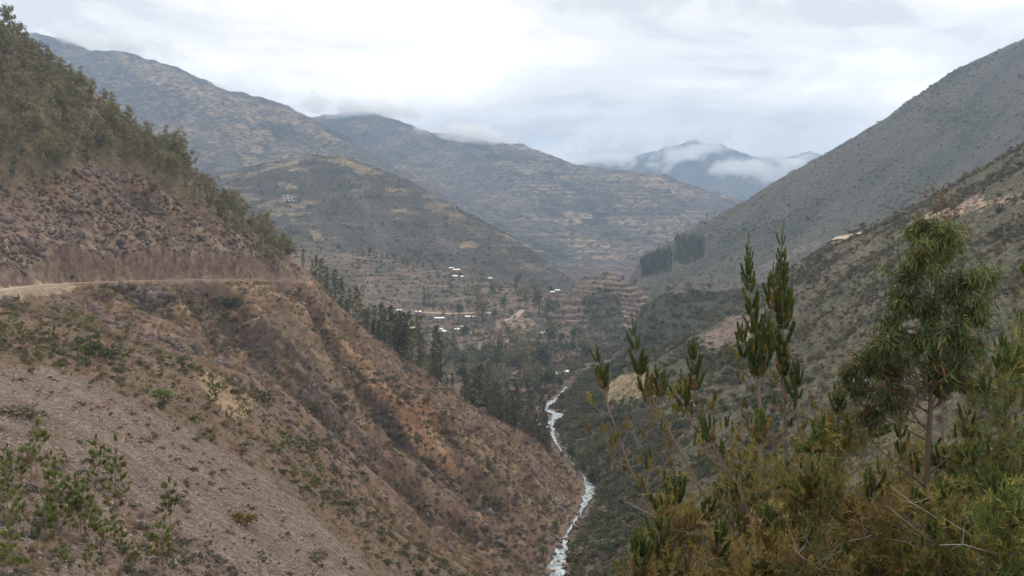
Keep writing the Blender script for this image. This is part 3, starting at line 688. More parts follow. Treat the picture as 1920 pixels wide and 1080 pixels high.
def grass_mesh(name, seed):
    r = np.random.default_rng(seed); k = 26
    a = r.uniform(0, 6.28, k); p = np.stack([np.cos(a), np.sin(a), 0 * a], 1) * r.uniform(0, .25, (k, 1)); d = p * 2.0 + np.array([0, 0, 1.0]) + r.normal(0, .2, (k, 3))
    return tri_mesh(name, [blades(p, d, r.uniform(.5, 1.0, k), .035, r, 0, bend=.3)], [M_dry])
def stone_chunk(seed, m=0, rough=.25):
    r = np.random.default_rng(seed)
    ph = (1 + 5 ** .5) / 2
    v = unit(np.array([(-1, ph, 0), (1, ph, 0), (-1, -ph, 0), (1, -ph, 0), (0, -1, ph), (0, 1, ph), (0, -1, -ph), (0, 1, -ph), (ph, 0, -1), (ph, 0, 1), (-ph, 0, -1), (-ph, 0, 1)], float))
    f = np.array([(0, 11, 5), (0, 5, 1), (0, 1, 7), (0, 7, 10), (0, 10, 11), (1, 5, 9), (5, 11, 4), (11, 10, 2), (10, 7, 6), (7, 1, 8), (3, 9, 4), (3, 4, 2), (3, 2, 6), (3, 6, 8), (3, 8, 9), (4, 9, 5), (2, 4, 11), (6, 2, 10), (8, 6, 7), (9, 8, 1)])
    v = v * r.uniform(1 - rough, 1 + rough, (12, 1)) * np.array([1.0, r.uniform(.6, .95), r.uniform(.45, .75)])
    return (v, f, m, .5)
def boulder_mesh(name, seed, mat):
    r = np.random.default_rng(seed)
    v, f, _, _ = stone_chunk(seed, 0, .2)
    mids, nf, v = {}, [], list(v)
    for a, b, c in f:
        def mid(i, j):
            k = (min(i, j), max(i, j))
            if k not in mids:
                mids[k] = len(v); v.append((v[i] + v[j]) * .5 * r.uniform(.98, 1.16))
            return mids[k]
        x, y, z = mid(a, b), mid(b, c), mid(c, a); nf += [(a, x, z), (x, b, y), (z, y, c), (x, y, z)]
    return tri_mesh(name, [(np.array(v), np.array(nf), 0, .5)], [mat])
def gum_parts(seed, h=9.0, sparse=1.0, mat=None):
    """slim eucalyptus: bare lower stem, airy crown of hanging leaf clumps"""
    r = np.random.default_rng(seed)
    lean = r.normal(0, .03 * h, 2); path = np.array([(0, 0, -.6), (lean[0] * .3, lean[1] * .3, h * .35), (lean[0] * .8, lean[1] * .6, h * .7), (lean[0], lean[1], h * .96)])
    tr = [tube(path, np.array([.012, .010, .006, .002]) * h, 5, 0)]
    lv = []
    for c in range(r.integers(8, 12)):
        z = r.uniform(.35, .98); rad = (.035 + .125 * math.sin(math.pi * min(1, (z - .25) * 1.25))) * h * r.uniform(.5, 1.15); a = r.uniform(0, 6.28)
        top = np.array([np.interp(z * h, path[:, 2], path[:, 0]), np.interp(z * h, path[:, 2], path[:, 1]), z * h])
        ctr = top + np.array([math.cos(a) * rad, math.sin(a) * rad, .03 * h])
        tr.append(tube([top - np.array([0, 0, .06 * h]), (top + ctr) * .5, ctr], [.004 * h, .003 * h, .0015 * h], 3, 0))
        k = int(34 * sparse); d = rand_dirs(k, r); q = ctr + d * r.uniform(.2, 1, (k, 1)) * h * .066 * r.uniform(.8, 1.4)
        lv.append(blades(q, d * .6 + np.array([0, 0, -.5]) + .5 * rand_dirs(k, r),   .06 * h * r.uniform(.6, 1.3, k), .017 * h, r, 0))
    return tri_mesh('gum_trunk', tr, [M_bark]), tri_mesh('gum_crown', [join_chunks(lv)], [mat or M_gum])
def conifer_parts(seed, h=14.0, width=.17, mat=None, base=.12):
    """pointed conifer: whorls of drooping sprays round one straight stem"""
    r = np.random.default_rng(seed)
    tr = [tube([(0, 0, -1.0), (0, 0, h * .5), (0, 0, h)], [.012 * h, .008 * h, .001 * h], 5, 0)]
    lv = []; n_w = 20
    for i in range(n_w):
        z = base + (1 - base) * (i / n_w) ** .9; L = width * h * (1 - z) ** .75 * r.uniform(.7, 1.2) + .02 * h
        for b in range(r.integers(4, 7)):
            if r.random() < .12: continue
            a = r.uniform(0, 6.28); out_ = np.array([math.cos(a), math.sin(a), r.uniform(-.05, .35)]); Lb = L * r.uniform(.6, 1.15)
            k = 9; tt = r.uniform(.15, 1, (k, 1))
            q = np.array([0, 0, z * h + r.normal(0, .012 * h)]) + out_ * Lb * tt + np.array([0, 0, -.10 * Lb]) * tt ** 2 + r.normal(0, .008 * h, (k, 3))
            dd = out_ * .6 + r.normal(0, .5, (k, 3)) + np.array([0, 0, .35])
            lv.append(blades(q, dd, .042 * h * r.uniform(.6, 1.3, k), .0095 * h, r, 0))
    k = 10; lv.append(blades(np.tile([0, 0, h * .95], (k, 1)), np.array([0, 0, 1]) + .35 * r.normal(size=(k, 3)), .05 * h, .006 * h, r, 0))
    return tri_mesh('conifer_trunk', tr, [M_bark_dark]), tri_mesh('conifer_crown', [join_chunks(lv)], [mat or M_conifer])
def young_pine_parts(seed, h=3.2, full=1.0):
    """open young pine: upturned brushes at the ends of few thin limbs"""
    r = np.random.default_rng(seed)
    bx, by = r.normal(0, .04 * h, 2)
    path = np.array([(0, 0, -.3), (bx * .3, by * .3, h * .4), (bx * .8, by * .8, h * .75), (bx, by, h)])
    tr = [tube(path, [.028, .022, .014, .006], 5, 0)]
    green, old = [], []
    def brush(p, d, L, dry):
        k = 42; tt = r.uniform(0, 1, (k, 1)); q = p + d * L * tt * .7; a = rand_dirs(k, r)
        (old if dry else green).append(blades(q, d + .85 * a, L * .5 * r.uniform(.6, 1.2, k), .012, r, 0))
    n_w = r.integers(4, 7)
    for i in range(n_w):
        z = .28 + .62 * (i + r.uniform(-.2, .2)) / n_w
        for b in range(r.integers(2, 5)):
            a = r.uniform(0, 6.28); L = h * (.10 + .17 * (1 - z)) * r.uniform(.6, 1.3) * full
            st = np.array([np.interp(z * h, path[:, 2], path[:, 0]), np.interp(z * h, path[:, 2], path[:, 1]), z * h]); o_ = np.array([math.cos(a), math.sin(a), .55])
            en = st + o_ * L; tr.append(tube([st, (st + en) * .5 + np.array([0, 0, -.04]), en], [.012, .009, .006], 3, 0))
            for s in range(r.integers(3, 6)):
                t_ = r.uniform(.4, 1.0); brush(st + o_ * L * t_, unit(np.array([math.cos(a) * .5, math.sin(a) * .5, 1]) + r.normal(0, .25, 3)), r.uniform(.22, .42), z < .45 and r.random() < .55)
    for t_ in (.8, .88, .95, 1.0): brush(path[-1] * t_ + path[-2] * (1 - t_), np.array([0, 0, 1.0]), .4, False)
    return tri_mesh('pine_trunk', tr, [M_bark]), tri_mesh('pine_crown', [join_chunks(green)] + ([(lambda c: (c[0], c[1], 1, c[3]))(join_chunks(old))] if old else []), [M_pine, M_pine_old])
def round_parts(seed, h=8.0, mat=None, wide=.36):
    """broad crown on a short stem"""
    r = np.random.default_rng(seed); tr = [tube([(0, 0, -.6), (.02 * h, 0, .3 * h), (0, .02 * h, .7 * h)], [.025 * h, .02 * h, .006 * h], 5, 0)]; lv = []
    for c in range(9):
        a = r.uniform(0, 6.28); z = r.uniform(.35, .85); ctr = np.array([math.cos(a) * wide * h * .6 * r.random() ** .5, math.sin(a) * wide * h * .6 * r.random() ** .5, z * h])
        tr.append(tube([(0, 0, z * h * .6), ctr], [.008 * h, .003 * h], 3, 0))
        k = 30; d = rand_dirs(k, r); rr = h * wide * r.uniform(.3, .5)
        lv.append(blades(ctr + d * rr * r.uniform(.6, 1, (k, 1)), d + .7 * rand_dirs(k, r), .075 * h, .028 * h, r, 0))
    return tri_mesh('tree_trunk', tr, [M_bark_dark]), tri_mesh('tree_crown', [join_chunks(lv)], [mat or M_green])

# ------------------------------------------------------------------ placing
def scatter(n, mask, r, area_pow=1.0):
    """n points on the ground cells of mask, evenly over the ground; returns bearing, distance, x, y, z"""
    w = (D ** area_pow * np.gradient(GD)[:, None] ** area_pow) * mask
    w = w.ravel(); c = np.cumsum(w); tot = c[-1]
    if tot <= 0: return np.zeros((5, 0))
    k = np.searchsorted(c, r.uniform(0, tot, n)); i, j = np.unravel_index(np.clip(k, 0, Z.size - 1), Z.shape)
    i = np.clip(i, 0, NY - 2); j = np.clip(j, 0, NX - 2)
    fx, fy = r.uniform(0, 1, n), r.uniform(0, 1, n)
    px = GX[j] + fx * (GX[1] - GX[0]); d = GD[i] + fy * (GD[i + 1] - GD[i])
    z = (Z[i, j] * (1 - fx) + Z[i, j + 1] * fx) * (1 - fy) + (Z[i + 1, j] * (1 - fx) + Z[i + 1, j + 1] * fx) * fy
    return np.stack([px, d, (px - CX) / F * d, d, z])
def visible_at(px, d, h=0.0):
    i = np.clip(np.searchsorted(GD, d) - 1, 0, NY - 1); j = np.clip(((px - GX[0]) / (GX[1] - GX[0])).round().astype(int), 0, NX - 1)
    return (EP[i, j] - h / d * F <= hor[i, j] + 2) & (px > -30) & (px < 1950) & (EP[i, j] - h / d * F < 1090)
SRC = []
def source(mesh):
    o = bpy.data.objects.new(mesh.name, mesh); SRC.append(o); return o
def stuff(name, pts5, sources, scale, r, tilt=.12, kind='stuff', sink=0.0):
    n = pts5.shape[1]
    me = bpy.data.meshes.new(name); me.vertices.add(n)
    co = pts5[2:5].T.copy(); co[:, 2] -= sink; me.vertices.foreach_set('co', co.ravel())
    a = me.attributes.new('scl', 'FLOAT', 'POINT'); a.data.foreach_set('value', np.asarray(scale, np.float32))
    a = me.attributes.new('rot', 'FLOAT_VECTOR', 'POINT'); rt = np.stack([r.normal(0, tilt, n), r.normal(0, tilt, n), r.uniform(0, 6.28, n)], 1); a.data.foreach_set('vector', rt.astype(np.float32).ravel())
    a = me.attributes.new('idx', 'INT', 'POINT'); a.data.foreach_set('value', r.integers(0, len(sources), n).astype(np.int32))
    o = bpy.data.objects.new(name, me); C.objects.link(o); o['kind'] = kind
    ng = bpy.data.node_groups.new(name, 'GeometryNodeTree')
    ng.interface.new_socket('Geometry', in_out='INPUT', socket_type='NodeSocketGeometry'); ng.interface.new_socket('Geometry', in_out='OUTPUT', socket_type='NodeSocketGeometry')
    gi, go = ng.nodes.new('NodeGroupInput'), ng.nodes.new('NodeGroupOutput')
    ip = ng.nodes.new('GeometryNodeInstanceOnPoints'); jn = ng.nodes.new('GeometryNodeJoinGeometry')
    for s in sources:
        q = ng.nodes.new('GeometryNodeObjectInfo'); q.inputs['Object'].default_value = s; q.inputs['As Instance'].default_value = True
        ng.links.new(q.outputs['Geometry'], jn.inputs[0])
    def attr(nm, dt):
        q = ng.nodes.new('GeometryNodeInputNamedAttribute'); q.data_type = dt; q.inputs['Name'].default_value = nm; return q.outputs[0]
    ng.links.new(gi.outputs[0], ip.inputs['Points']); ng.links.new(jn.outputs[0], ip.inputs['Instance'])
    ip.inputs['Pick Instance'].default_value = True
    ng.links.new(attr('idx', 'INT'), ip.inputs['Instance Index']); ng.links.new(attr('rot', 'FLOAT_VECTOR'), ip.inputs['Rotation']); ng.links.new(attr('scl', 'FLOAT'), ip.inputs['Scale'])
    ng.links.new(ip.outputs[0], go.inputs[0])
    md = o.modifiers.new('spread', 'NODES'); md.node_group = ng
    return o
def thing(name, mesh, loc, label, cat, group=None, rot=(0, 0, 0), scale=1.0):
    o = bpy.data.objects.new(name, mesh); C.objects.link(o)
    o.location = loc; o.rotation_euler = rot
    o.scale = (scale,) * 3 if np.isscalar(scale) else scale
    if label: o['label'] = label; o['category'] = cat
    if group: o['group'] = group
    return o
def part(name, mesh, parent):
    o = bpy.data.objects.new(name, mesh); C.objects.link(o); o.parent = parent
    return o
def tree(name, parts, loc, label, cat, group, r, scale=1.0):
    o = thing(name, None, loc, label, cat, group, (0, 0, r.uniform(0, 6.28)), scale)
    part('trunk', parts[0], o); part('crown', parts[1], o)
    return o
# ------------------------------------------------------------------ plants of the valley
R1 = np.random.default_rng(101)
bushes = [bush_mesh('bush', s, M_brush) for s in (1, 2, 3)]
bushes_far = [bush_mesh('bush', s, M_brush, 60, .42, .17, .7, 0) for s in (4, 5)]
greens = [bush_mesh('bush', s, M_green, 190, .24, .09) for s in (6, 7)]
greys = [bush_mesh('bush', s, M_grey, 170, .24, .07) for s in (8, 9)]
B_s = [source(m) for m in bushes]; BF_s = [source(m) for m in bushes_far]; GR_s = [source(m) for m in greens]; GY_s = [source(m) for m in greys]
def kind_masks():
    m = {}
    m['wall'] = (w_right > .3) & (D > 110) & (D < 640) & (rdist > 2.4)
    bare = in_poly(jx, jy, [(1280,640),(1330,608),(1400,585),(1425,600),(1415,640),(1340,655)]) | in_poly(jx, jy, [(1690,425),(1740,402),(1810,380),(1900,368),(1925,372),(1880,382),(1800,398),(1730,424),(1700,434)]) | in_poly(jx, jy, [(1120,735),(1160,705),(1220,695),(1250,705),(1190,750),(1140,760)]) | (td < 4)
    m['wall'] &= ~bare
    m['spur'] = w_spur > .3
    m['left_wall'] = (w_left > .4) & (D > 175) & (D < 420) & (EP > 520) & (rd > 5) & (rdist > 3)
    m['strip'] = in_poly(PX, EP, upper) & (D < 190) & (D > 60)
    m['low'] = in_poly(PX, EP, low) & (D < 120) & (D > 30)
    m['scree'] = in_poly(PX, EP, scree) & (D < 190)
    m['forest'] = in_poly(jx, jy, forest) & (D > 220) & (D < 470)
    m['above'] = (w_left > .5) & (D > 200) & (D < 345) & (EP < 515) & ~m['forest'] & (rd > 4)
    return m
KM = kind_masks()
SHRUB_PTS = []        # (pts5, scale) of everything bushy; the largest in view become things of their own
def bushy(n, mask, lo, hi, srcs, r, w=None):
    p = scatter(n, mask * (1.0 if w is None else w), r)
    s = np.exp(r.normal(math.log(lo) * .62 + math.log(hi) * .38, .24 * math.log(hi / lo), p.shape[1])).clip(lo * .6, hi * 1.35); SHRUB_PTS.append((p, s, srcs)); return p
patch = sstep(-.25, .25, fbm(X / 22, Y / 22, 3, off=77))
wpatch = sstep(-.2, .25, fbm(X / 45, Y / 30, 4, off=177)); bushy(24000, KM['wall'], .45, 2.3, B_s, R1, (.12 + .88 * wpatch) * (.4 + .6 * patch) + .8 * (rdist < 25))
bushy(1800, KM['wall'] & (rdist < 60), 1.0, 3.0, GR_s, R1, patch)
bushy(4200, KM['spur'], 1.3, 3.4, B_s, R1)
gp = np.maximum(sstep(.0, .5, -gl) * patch, .9 * gulw)
bushy(4200, KM['left_wall'], .3, 1.3, B_s, R1, gp ** 1.5 + .02)
bushy(500, KM['left_wall'] & (rdist < 60), .7, 2.2, B_s, R1, patch)
bushy(900, KM['strip'], .35, 1.2, B_s, R1, patch + .15)
bushy(240, KM['strip'], .4, 1.3, GR_s, R1, patch + .1)
bushy(260, KM['low'], .25, .8, GY_s, R1, patch + .2)
bushy(200, KM['scree'], .2, .7, B_s, R1, patch * .8 + .05)
bushy(900, KM['above'], .4, 1.4, B_s, R1, patch + .05)
# the 300 that show largest
allp = np.concatenate([p for p, s, q in SHRUB_PTS], 1); alls = np.concatenate([s for p, s, q in SHRUB_PTS])
which = np.concatenate([np.full(p.shape[1], k) for k, (p, s, q) in enumerate(SHRUB_PTS)])
size = np.where(visible_at(allp[0], allp[1], .8), alls / allp[1], 0)
size = size * np.where((allp[0] > 1230) & (HZ - allp[4] / allp[1] * F > 790), .35, 1.0)
top = np.zeros(len(size), bool); top[np.argsort(-size)[:285]] = True
place_label = {0: ('olive grey bush on the brushy wall across the river', 'bushes on the wall across the river'), 1: ('dark green bush low on the brushy wall near the river', 'green bushes by the river'), 2: ('bush on the dark brushy spur behind the pink field', 'bushes on the dark spur'),
    3: ('small bush in the gullies of the brown wall below the road', 'bushes in the brown gullies'), 4: ('bush at the foot of the brown wall beside the river', 'bushes at the foot of the brown wall'), 5: ('olive brown bush in the brushy strip above the pale scree', 'bushes in the strip above the scree'),
    6: ('fresh green bush in the brushy strip above the pale scree', 'green bushes in the strip above the scree'), 7: ('pale grey bush among the young pines below the scree', 'grey bushes among the young pines'), 8: ('low dark bush growing alone out of the pale scree', 'bushes on the scree'), 9: ('low bush on the bare bank above the road', 'bushes above the road')}
def wall_place(px, row, d):
    if row < 560: return 'under the ridge'
    if d < 205: return 'beyond the near pines'
    return ('low on the wall by the river' if px < 1230 else 'half way up the wall') if row > 760 else 'high on the wall'
for i in np.nonzero(top)[0]:
    k = which[i]; lb, gp_ = place_label[int(k)]; srcs = SHRUB_PTS[k][2]
    row_ = HZ - allp[4, i] / allp[1, i] * F
    if k == 0:
        w_ = wall_place(allp[0, i], row_, allp[1, i]); lb = ('large' if alls[i] > 1.9 else 'small') + ' olive grey bush ' + w_ + ' across the river'; gp_ += ', ' + w_
    elif k == 1:
        w_ = 'beside the lowest river bend' if allp[1, i] < 300 else 'by the hidden stretch of the river' if allp[1, i] < 430 else 'by the upper river bend'; lb = ('large' if alls[i] > 2.2 else 'small') + ' dark green bush on the brushy wall ' + w_; gp_ += ', ' + w_
    elif k in (5, 6):
        w_ = 'near the road' if row_ < 640 else 'beside the scree' if allp[0, i] < 420 else 'at the gully end'; lb += ', ' + w_; gp_ += ', ' + w_
    thing('bush', srcs[R1.integers(len(srcs))].data, (allp[2, i], allp[3, i], allp[4, i] - .05), lb, 'bush', gp_, (R1.normal(0, .08), R1.normal(0, .08), R1.uniform(0, 6.28)), float(alls[i]) * np.array([1.0, 1.0, R1.uniform(.75, 1.1)]))
for k, (p, s, q) in enumerate(SHRUB_PTS):
    keep = ~top[which == k]
    stuff('brush_cover', p[:, keep], q, s[keep], R1)
# far brush: read as one cover
p = scatter(5000, (.15 + .85 * sstep(.0, .35, fbm(X / 130, Y / 130, 4, off=23))) * (w_long > .4) * (D > 1050) * (D < 1650), R1); stuff('mountain_brush', p, BF_s, np.exp(R1.normal(.15, .4, p.shape[1])), R1)
hp = sstep(-.1, .3, fbm(X / 70, Z / 12, 4, off=9))
dull = COL.sum(-1) < .42
p = scatter(6500, (w_hill > .4) * (D < 1750) * dull * (.25 + .75 * hp), R1); stuff('hill_brush', p, BF_s, np.exp(R1.normal(.2, .4, p.shape[1])), R1)
p = scatter(5200, (w_village > .4) * sstep(.5, .7, fv) + .25 * (w_village > .4) * sstep(.0, .3, -nC) + .7 * w_knoll * sstep(.55, .7, fk) + .22 * w_knoll * (D < 940) + 1.8 * in_poly(jx, jy, [(1090,560),(1130,540),(1160,560),(1175,640),(1160,720),(1120,680),(1100,620)]) * w_knoll, R1); stuff('terrace_brush', p, BF_s, R1.uniform(.8, 2.4, p.shape[1]), R1)
p = scatter(1500, (D > 470) * (D < 800) * (PX > 900) * (PX < 1150) * (rdist > 3) * (1 - w_left) * (.3 + patch) * (X < rx_at + 14), R1); stuff('valley_brush', p, B_s + GR_s, R1.uniform(.7, 2.2, p.shape[1]), R1)
vm2 = (D > 500) * (D < 800) * (PX > 880) * (PX < 1110) * (rdist > 3.5) * (w_left < .5) * (X < rx_at + 6) * 1.0
# dry grass
GS = [source(grass_mesh('grass_tuft', s)) for s in (1, 2, 3)]
p = scatter(9000, KM['left_wall'] * (sstep(-.1, .5, gl) + .15) + KM['above'] * .08, R1); stuff('grass', p, GS, R1.uniform(.5, 1.5, p.shape[1]), R1)
p = scatter(5000, (KM['strip'] * .8 + KM['low'] * .6 + .04 * KM['scree']), R1); stuff('grass', p, GS, R1.uniform(.25, .7, p.shape[1]), R1)
p = scatter(5000, KM['wall'] * 1.0, R1); stuff('grass', p, GS, R1.uniform(.5, 1.3, p.shape[1]), R1)
# scree
ST = [source(tri_mesh('stone', [stone_chunk(s)], [M_stone])) for s in range(5)]
p = scatter(42000, KM['scree'] * (.5 + .5 * sstep(-.2, .3, gs)) + KM['low'] * .55, R1); stuff('scree_rubble', p, ST, np.exp(R1.normal(math.log(.066), .6, p.shape[1])).clip(.02, .24), R1, 1.5)
p = scatter(9000, KM['left_wall'] * (sstep(-.2, .5, -gl) + .1) + .7 * KM['above'], R1); RK = [source(tri_mesh('stone', [stone_chunk(s)], [M_rock])) for s in range(10, 14)]
stuff('slope_rubble', p, RK, np.exp(R1.normal(math.log(.38), .55, p.shape[1])), R1, 1.5)

# young pines on the near slope
YP = [young_pine_parts(s) for s in range(21, 29)]
def row_to_d(px, row, dmin, dmax):
    """distance of the ground seen at a bearing and row between two distances"""
    ds = np.exp(np.linspace(math.log(dmin), math.log(dmax), 400)); zz = ground_at(np.full(400, px), ds); e = HZ - zz / ds * F
    return float(ds[np.argmin(np.abs(e - row))])
def stand(px, row, dmin, dmax):
    d = row_to_d(px, row, dmin, dmax); z = float(ground_at(px, d)[0]); return ((px - CX) / F * d, d, z), d
# base row and height in rows of those one can tell apart
PINES = [(55,925,120,'tall young pine with a bare lower stem at the corner of the lower slope'),(20,960,90,None),(185,905,80,None),(175,950,90,None),(68,900,70,None),(60,850,45,None),(100,930,75,None),(215,985,110,'young pine with a single pointed leader among the lower pines'),(150,1010,100,None),
 (130,1000,95,None),(80,1055,110,None),(30,1040,70,None),(165,1045,95,None),(190,1060,90,None),(270,1085,85,'bright yellow green young pine at the bottom of the slope'),(250,1085,60,None),(310,985,50,'pair of round pine tufts alone on the stony slope'),(393,1045,55,'young pine like a round ball on a thin stem'),
 (350,1080,40,None),(490,1075,40,None),(225,920,30,None),(175,890,38,None),(190,800,20,None),(60,880,50,None),(10,900,60,None),(120,880,30,None),(205,1035,70,None),(110,1080,60,None),(320,1085,50,None),(225,1080,80,None),(15,1080,60,None),
 (260,735,45,None),(280,760,40,None),(345,770,38,None),(375,810,36,None),(400,770,50,None),(415,745,30,None),(430,800,34,None),(455,790,30,None),(500,780,45,'young pine standing on the edge of the brown gully'),(495,835,40,None),(520,825,34,None),(535,860,42,None),(560,860,30,None),(580,880,40,None),
 (600,905,42,None),(590,930,36,None),(625,930,44,None),(640,950,36,None),(655,940,30,None),(690,960,40,None),(700,985,30,None),(715,990,36,None),(665,985,40,None),(640,990,36,None),(605,965,30,None),(570,930,40,None),(550,905,34,None),(470,845,30,None),(440,830,26,None),(730,1010,28,None),
 (65,690,40,None),(75,640,36,None),(20,640,46,None),(40,660,40,None),(105,600,28,None),(135,610,36,None),(155,640,46,None),(35,600,40,None),(15,610,40,None),(100,650,40,None),(150,690,36,None),(230,700,30,None),(265,650,34,None),(320,700,30,None),(330,745,34,None),(300,715,28,None),(210,680,40,None),(125,680,34,None),(240,640,30,None),(175,620,30,None),(395,730,26,None)]
PR = np.random.default_rng(909)
for k in range(18): PINES.append((float(PR.uniform(-5, 360) if k % 3 else PR.uniform(-5, 160)), float(PR.uniform(880, 1110)), float(PR.uniform(45, 105)), None))
made = []
for (px, row, hh, lb) in PINES:
    dmin, dmax = (38, 76) if row > 860 and px < 330 else (40, 178)
    if row > 860 and 330 <= px < 420: dmin, dmax = 40, 110
    (loc, d) = stand(px, row, dmin, dmax)
    h = hh / F * d * (1.05 if row > 835 else 1.1)
    if lb is None:
        if row > 835 and px < 520: lb = ('tall' if hh > 85 else 'small' if hh < 50 else 'middling') + ' young pine ' + ('on the open stones of the scree' if px > 200 and row < 1000 else 'at the very bottom of the slope' if row > 1050 else 'in the thick of the young pines') ; g = 'young pines: ' + lb
        else: lb = 'young pine ' + ('just under the dirt road' if row < 645 else 'along the edge of the brown gully' if px > 450 else 'among bushes just above the scree') ; g = 'young pines: ' + lb
    else: g = 'young pines below the scree' if row > 860 else 'young pines in the brushy strip'
    tree('young_pine', YP[R1.integers(len(YP))], loc, lb, 'pine tree', g, R1, h / 3.2)

# single bushes one can point at
def bush_at(px, row, wd, mesh, label, dmin, dmax, hz=1.0):
    (loc, d) = stand(px, row, dmin, dmax); s = wd / F * d / 2
    thing('bush', mesh, (loc[0], loc[1], loc[2] - .1 * s), label, 'bush', None, (0, 0, R1.uniform(0, 6)), (s, s, s * hz))
yb = bush_mesh('bush', 51, M_yellow, 220, .26, .09); rb = bush_mesh('bush', 52, M_red, 140, .26, .09); big = bush_mesh('bush', 53, M_green, 420, .16, .06); bigg = bush_mesh('bush', 54, M_brush, 420, .16, .05); pg = bush_mesh('bush', 55, M_pine, 320, .2, .06)
bush_at(50,785,120,bigg,'big dark grey green bush at the top edge of the pale scree',80,150,.7)
bush_at(190,675,95,big,'largest dark green bush below the road in the brushy strip',120,180,1.2)
bush_at(300,745,75,pg,'fresh green bush spreading just above the pale scree',100,180,.7)
bush_at(187,768,24,rb,'small rust red bush on the upper edge of the scree',80,150,.8)
bush_at(460,985,62,yb,'yellow flowering bush at the lower end of the scree',60,120,1.1)
bush_at(30,1060,60,pg,'bright yellow green bush in the bottom corner below the young pines',30,70,.9)
bush_at(30,1010,52,greys[0],'rounded pale grey bush beside the bare stem of a young pine',35,75,.7)
bush_at(430,575,60,big,'green bush on the brown wall just below the road bend',240,320,.9)
bush_at(200,560,50,bigg,'dark bush right under the road edge',180,262,.9)
bush_at(480,745,50,greens[0],'dark green bush in the notch above the tan grass knob',150,262,.9)
bush_at(585,1050,70,bigg,'wide dull green bush on the slope below the yellow bush',85,170,.6)
bush_at(340,945,60,bigg,'low dark bush in the middle of the scree',60,115,.5)
bush_at(1115,1010,34,pg,'light green bush beside the river at the pool bend',240,300,.9)
bush_at(133,523,14,big,'small round tree standing alone on the outer road edge',225,262,1.6)

# eucalyptus wood on the upper slope
GUM = [gum_parts(s) for s in range(31, 38)]; GUMB = [gum_parts(s, mat=M_gum_blue) for s in (41, 42)]
p = scatter(2500, KM['forest'], R1, 1.0)
h = np.exp(R1.normal(math.log(5.9), .28, p.shape[1])); vis = visible_at(p[0], p[1], 3)
order = np.argsort(-np.where(vis, h / p[1], 0)); chosen = order[:262]; rest = order[262:]
def wood_label(px, row, hh):
    size = 'tall' if hh > 7 else 'small' if hh < 5 else 'middling'
    at = 'at the top of the wood' if row < 160 else 'on the lower edge of the wood above the bare bank' if row > 300 and px < 330 else 'at the narrow end of the wood near the road bend' if px > 400 else 'in the middle of the wood'
    return size + ' grey green eucalyptus ' + at, 'tree', size + ' eucalyptus ' + at
for i in chosen:
    tree('eucalyptus_tree', GUM[R1.integers(7)], (p[2, i], p[3, i], p[4, i]), *wood_label(p[0, i], HZ - p[4, i] / p[1, i] * F, h[i]), R1, h[i] / 9)
def joined(parts):
    chunks = []
    for k, me in enumerate(parts):
        v = np.empty(len(me.vertices) * 3); me.vertices.foreach_get('co', v); f = np.empty(len(me.loops), np.int32); me.loops.foreach_get('vertex_index', f)
        chunks.append((v.reshape(-1, 3), f.reshape(-1, 4), k, np.random.default_rng(k).uniform(0, 1, len(f) // 4)))
    return tri_mesh('tree', chunks, [parts[0].materials[0], parts[1].materials[0]])
GJ = [source(joined(q)) for q in GUM[:5]]
stuff('eucalyptus_woods', p[:, rest], GJ, h[rest] / 9, R1, .04)
# those that stand out along the skyline of the spur
SKY = [(6,75,70,'tallest eucalyptus, at the very top of the wooded skyline'),(30,90,40,None),(45,95,38,None),(15,80,30,None),(62,140,34,None),(75,165,34,None),(90,185,30,None),(132,195,52,'flat topped eucalyptus of a close pair on the wooded skyline'),(152,205,58,'taller eucalyptus of a close pair on the wooded skyline'),(118,190,38,None),(215,262,46,None),(228,272,40,None),(240,275,44,None),(255,290,30,None),(275,310,36,None),(300,325,38,None),(315,345,36,None),(345,360,46,None),(352,365,40,None),(388,400,62,None),(398,412,48,None),(370,390,40,None),(420,430,40,None),(440,445,40,None),(455,455,38,None),(470,470,40,None),(490,485,44,None),(500,500,40,None),(515,505,36,None),(180,235,30,None),(200,250,34,None)]
for (px, row, hh, lb) in SKY:
    (loc, d) = stand(px, row, 325, 362); hgt = hh / F * d
    tree('eucalyptus_tree', GUM[R1.integers(7)], loc, lb or 'eucalyptus standing out against the mountain on the wooded skyline', 'tree', 'eucalyptus on the wooded skyline', R1, hgt / 9)
for (px, row, hh, lb) in [(30,305,28,'pale blue green eucalyptus, first of three at the wood edge'),(42,300,26,'pale blue green eucalyptus, second of three at the wood edge'),(22,345,34,'pale blue gum at the lower edge of the wood'),(62,345,26,None),(50,240,30,None),(165,310,26,None)]:
    (loc, d) = stand(px, row, 250, 345); hgt = hh / F * d
    tree('eucalyptus_tree', GUMB[R1.integers(2)], loc, lb or 'bluish young gum tree scattered in the wood', 'tree', 'bluish gum trees' , R1, hgt / 9 * 1.1)

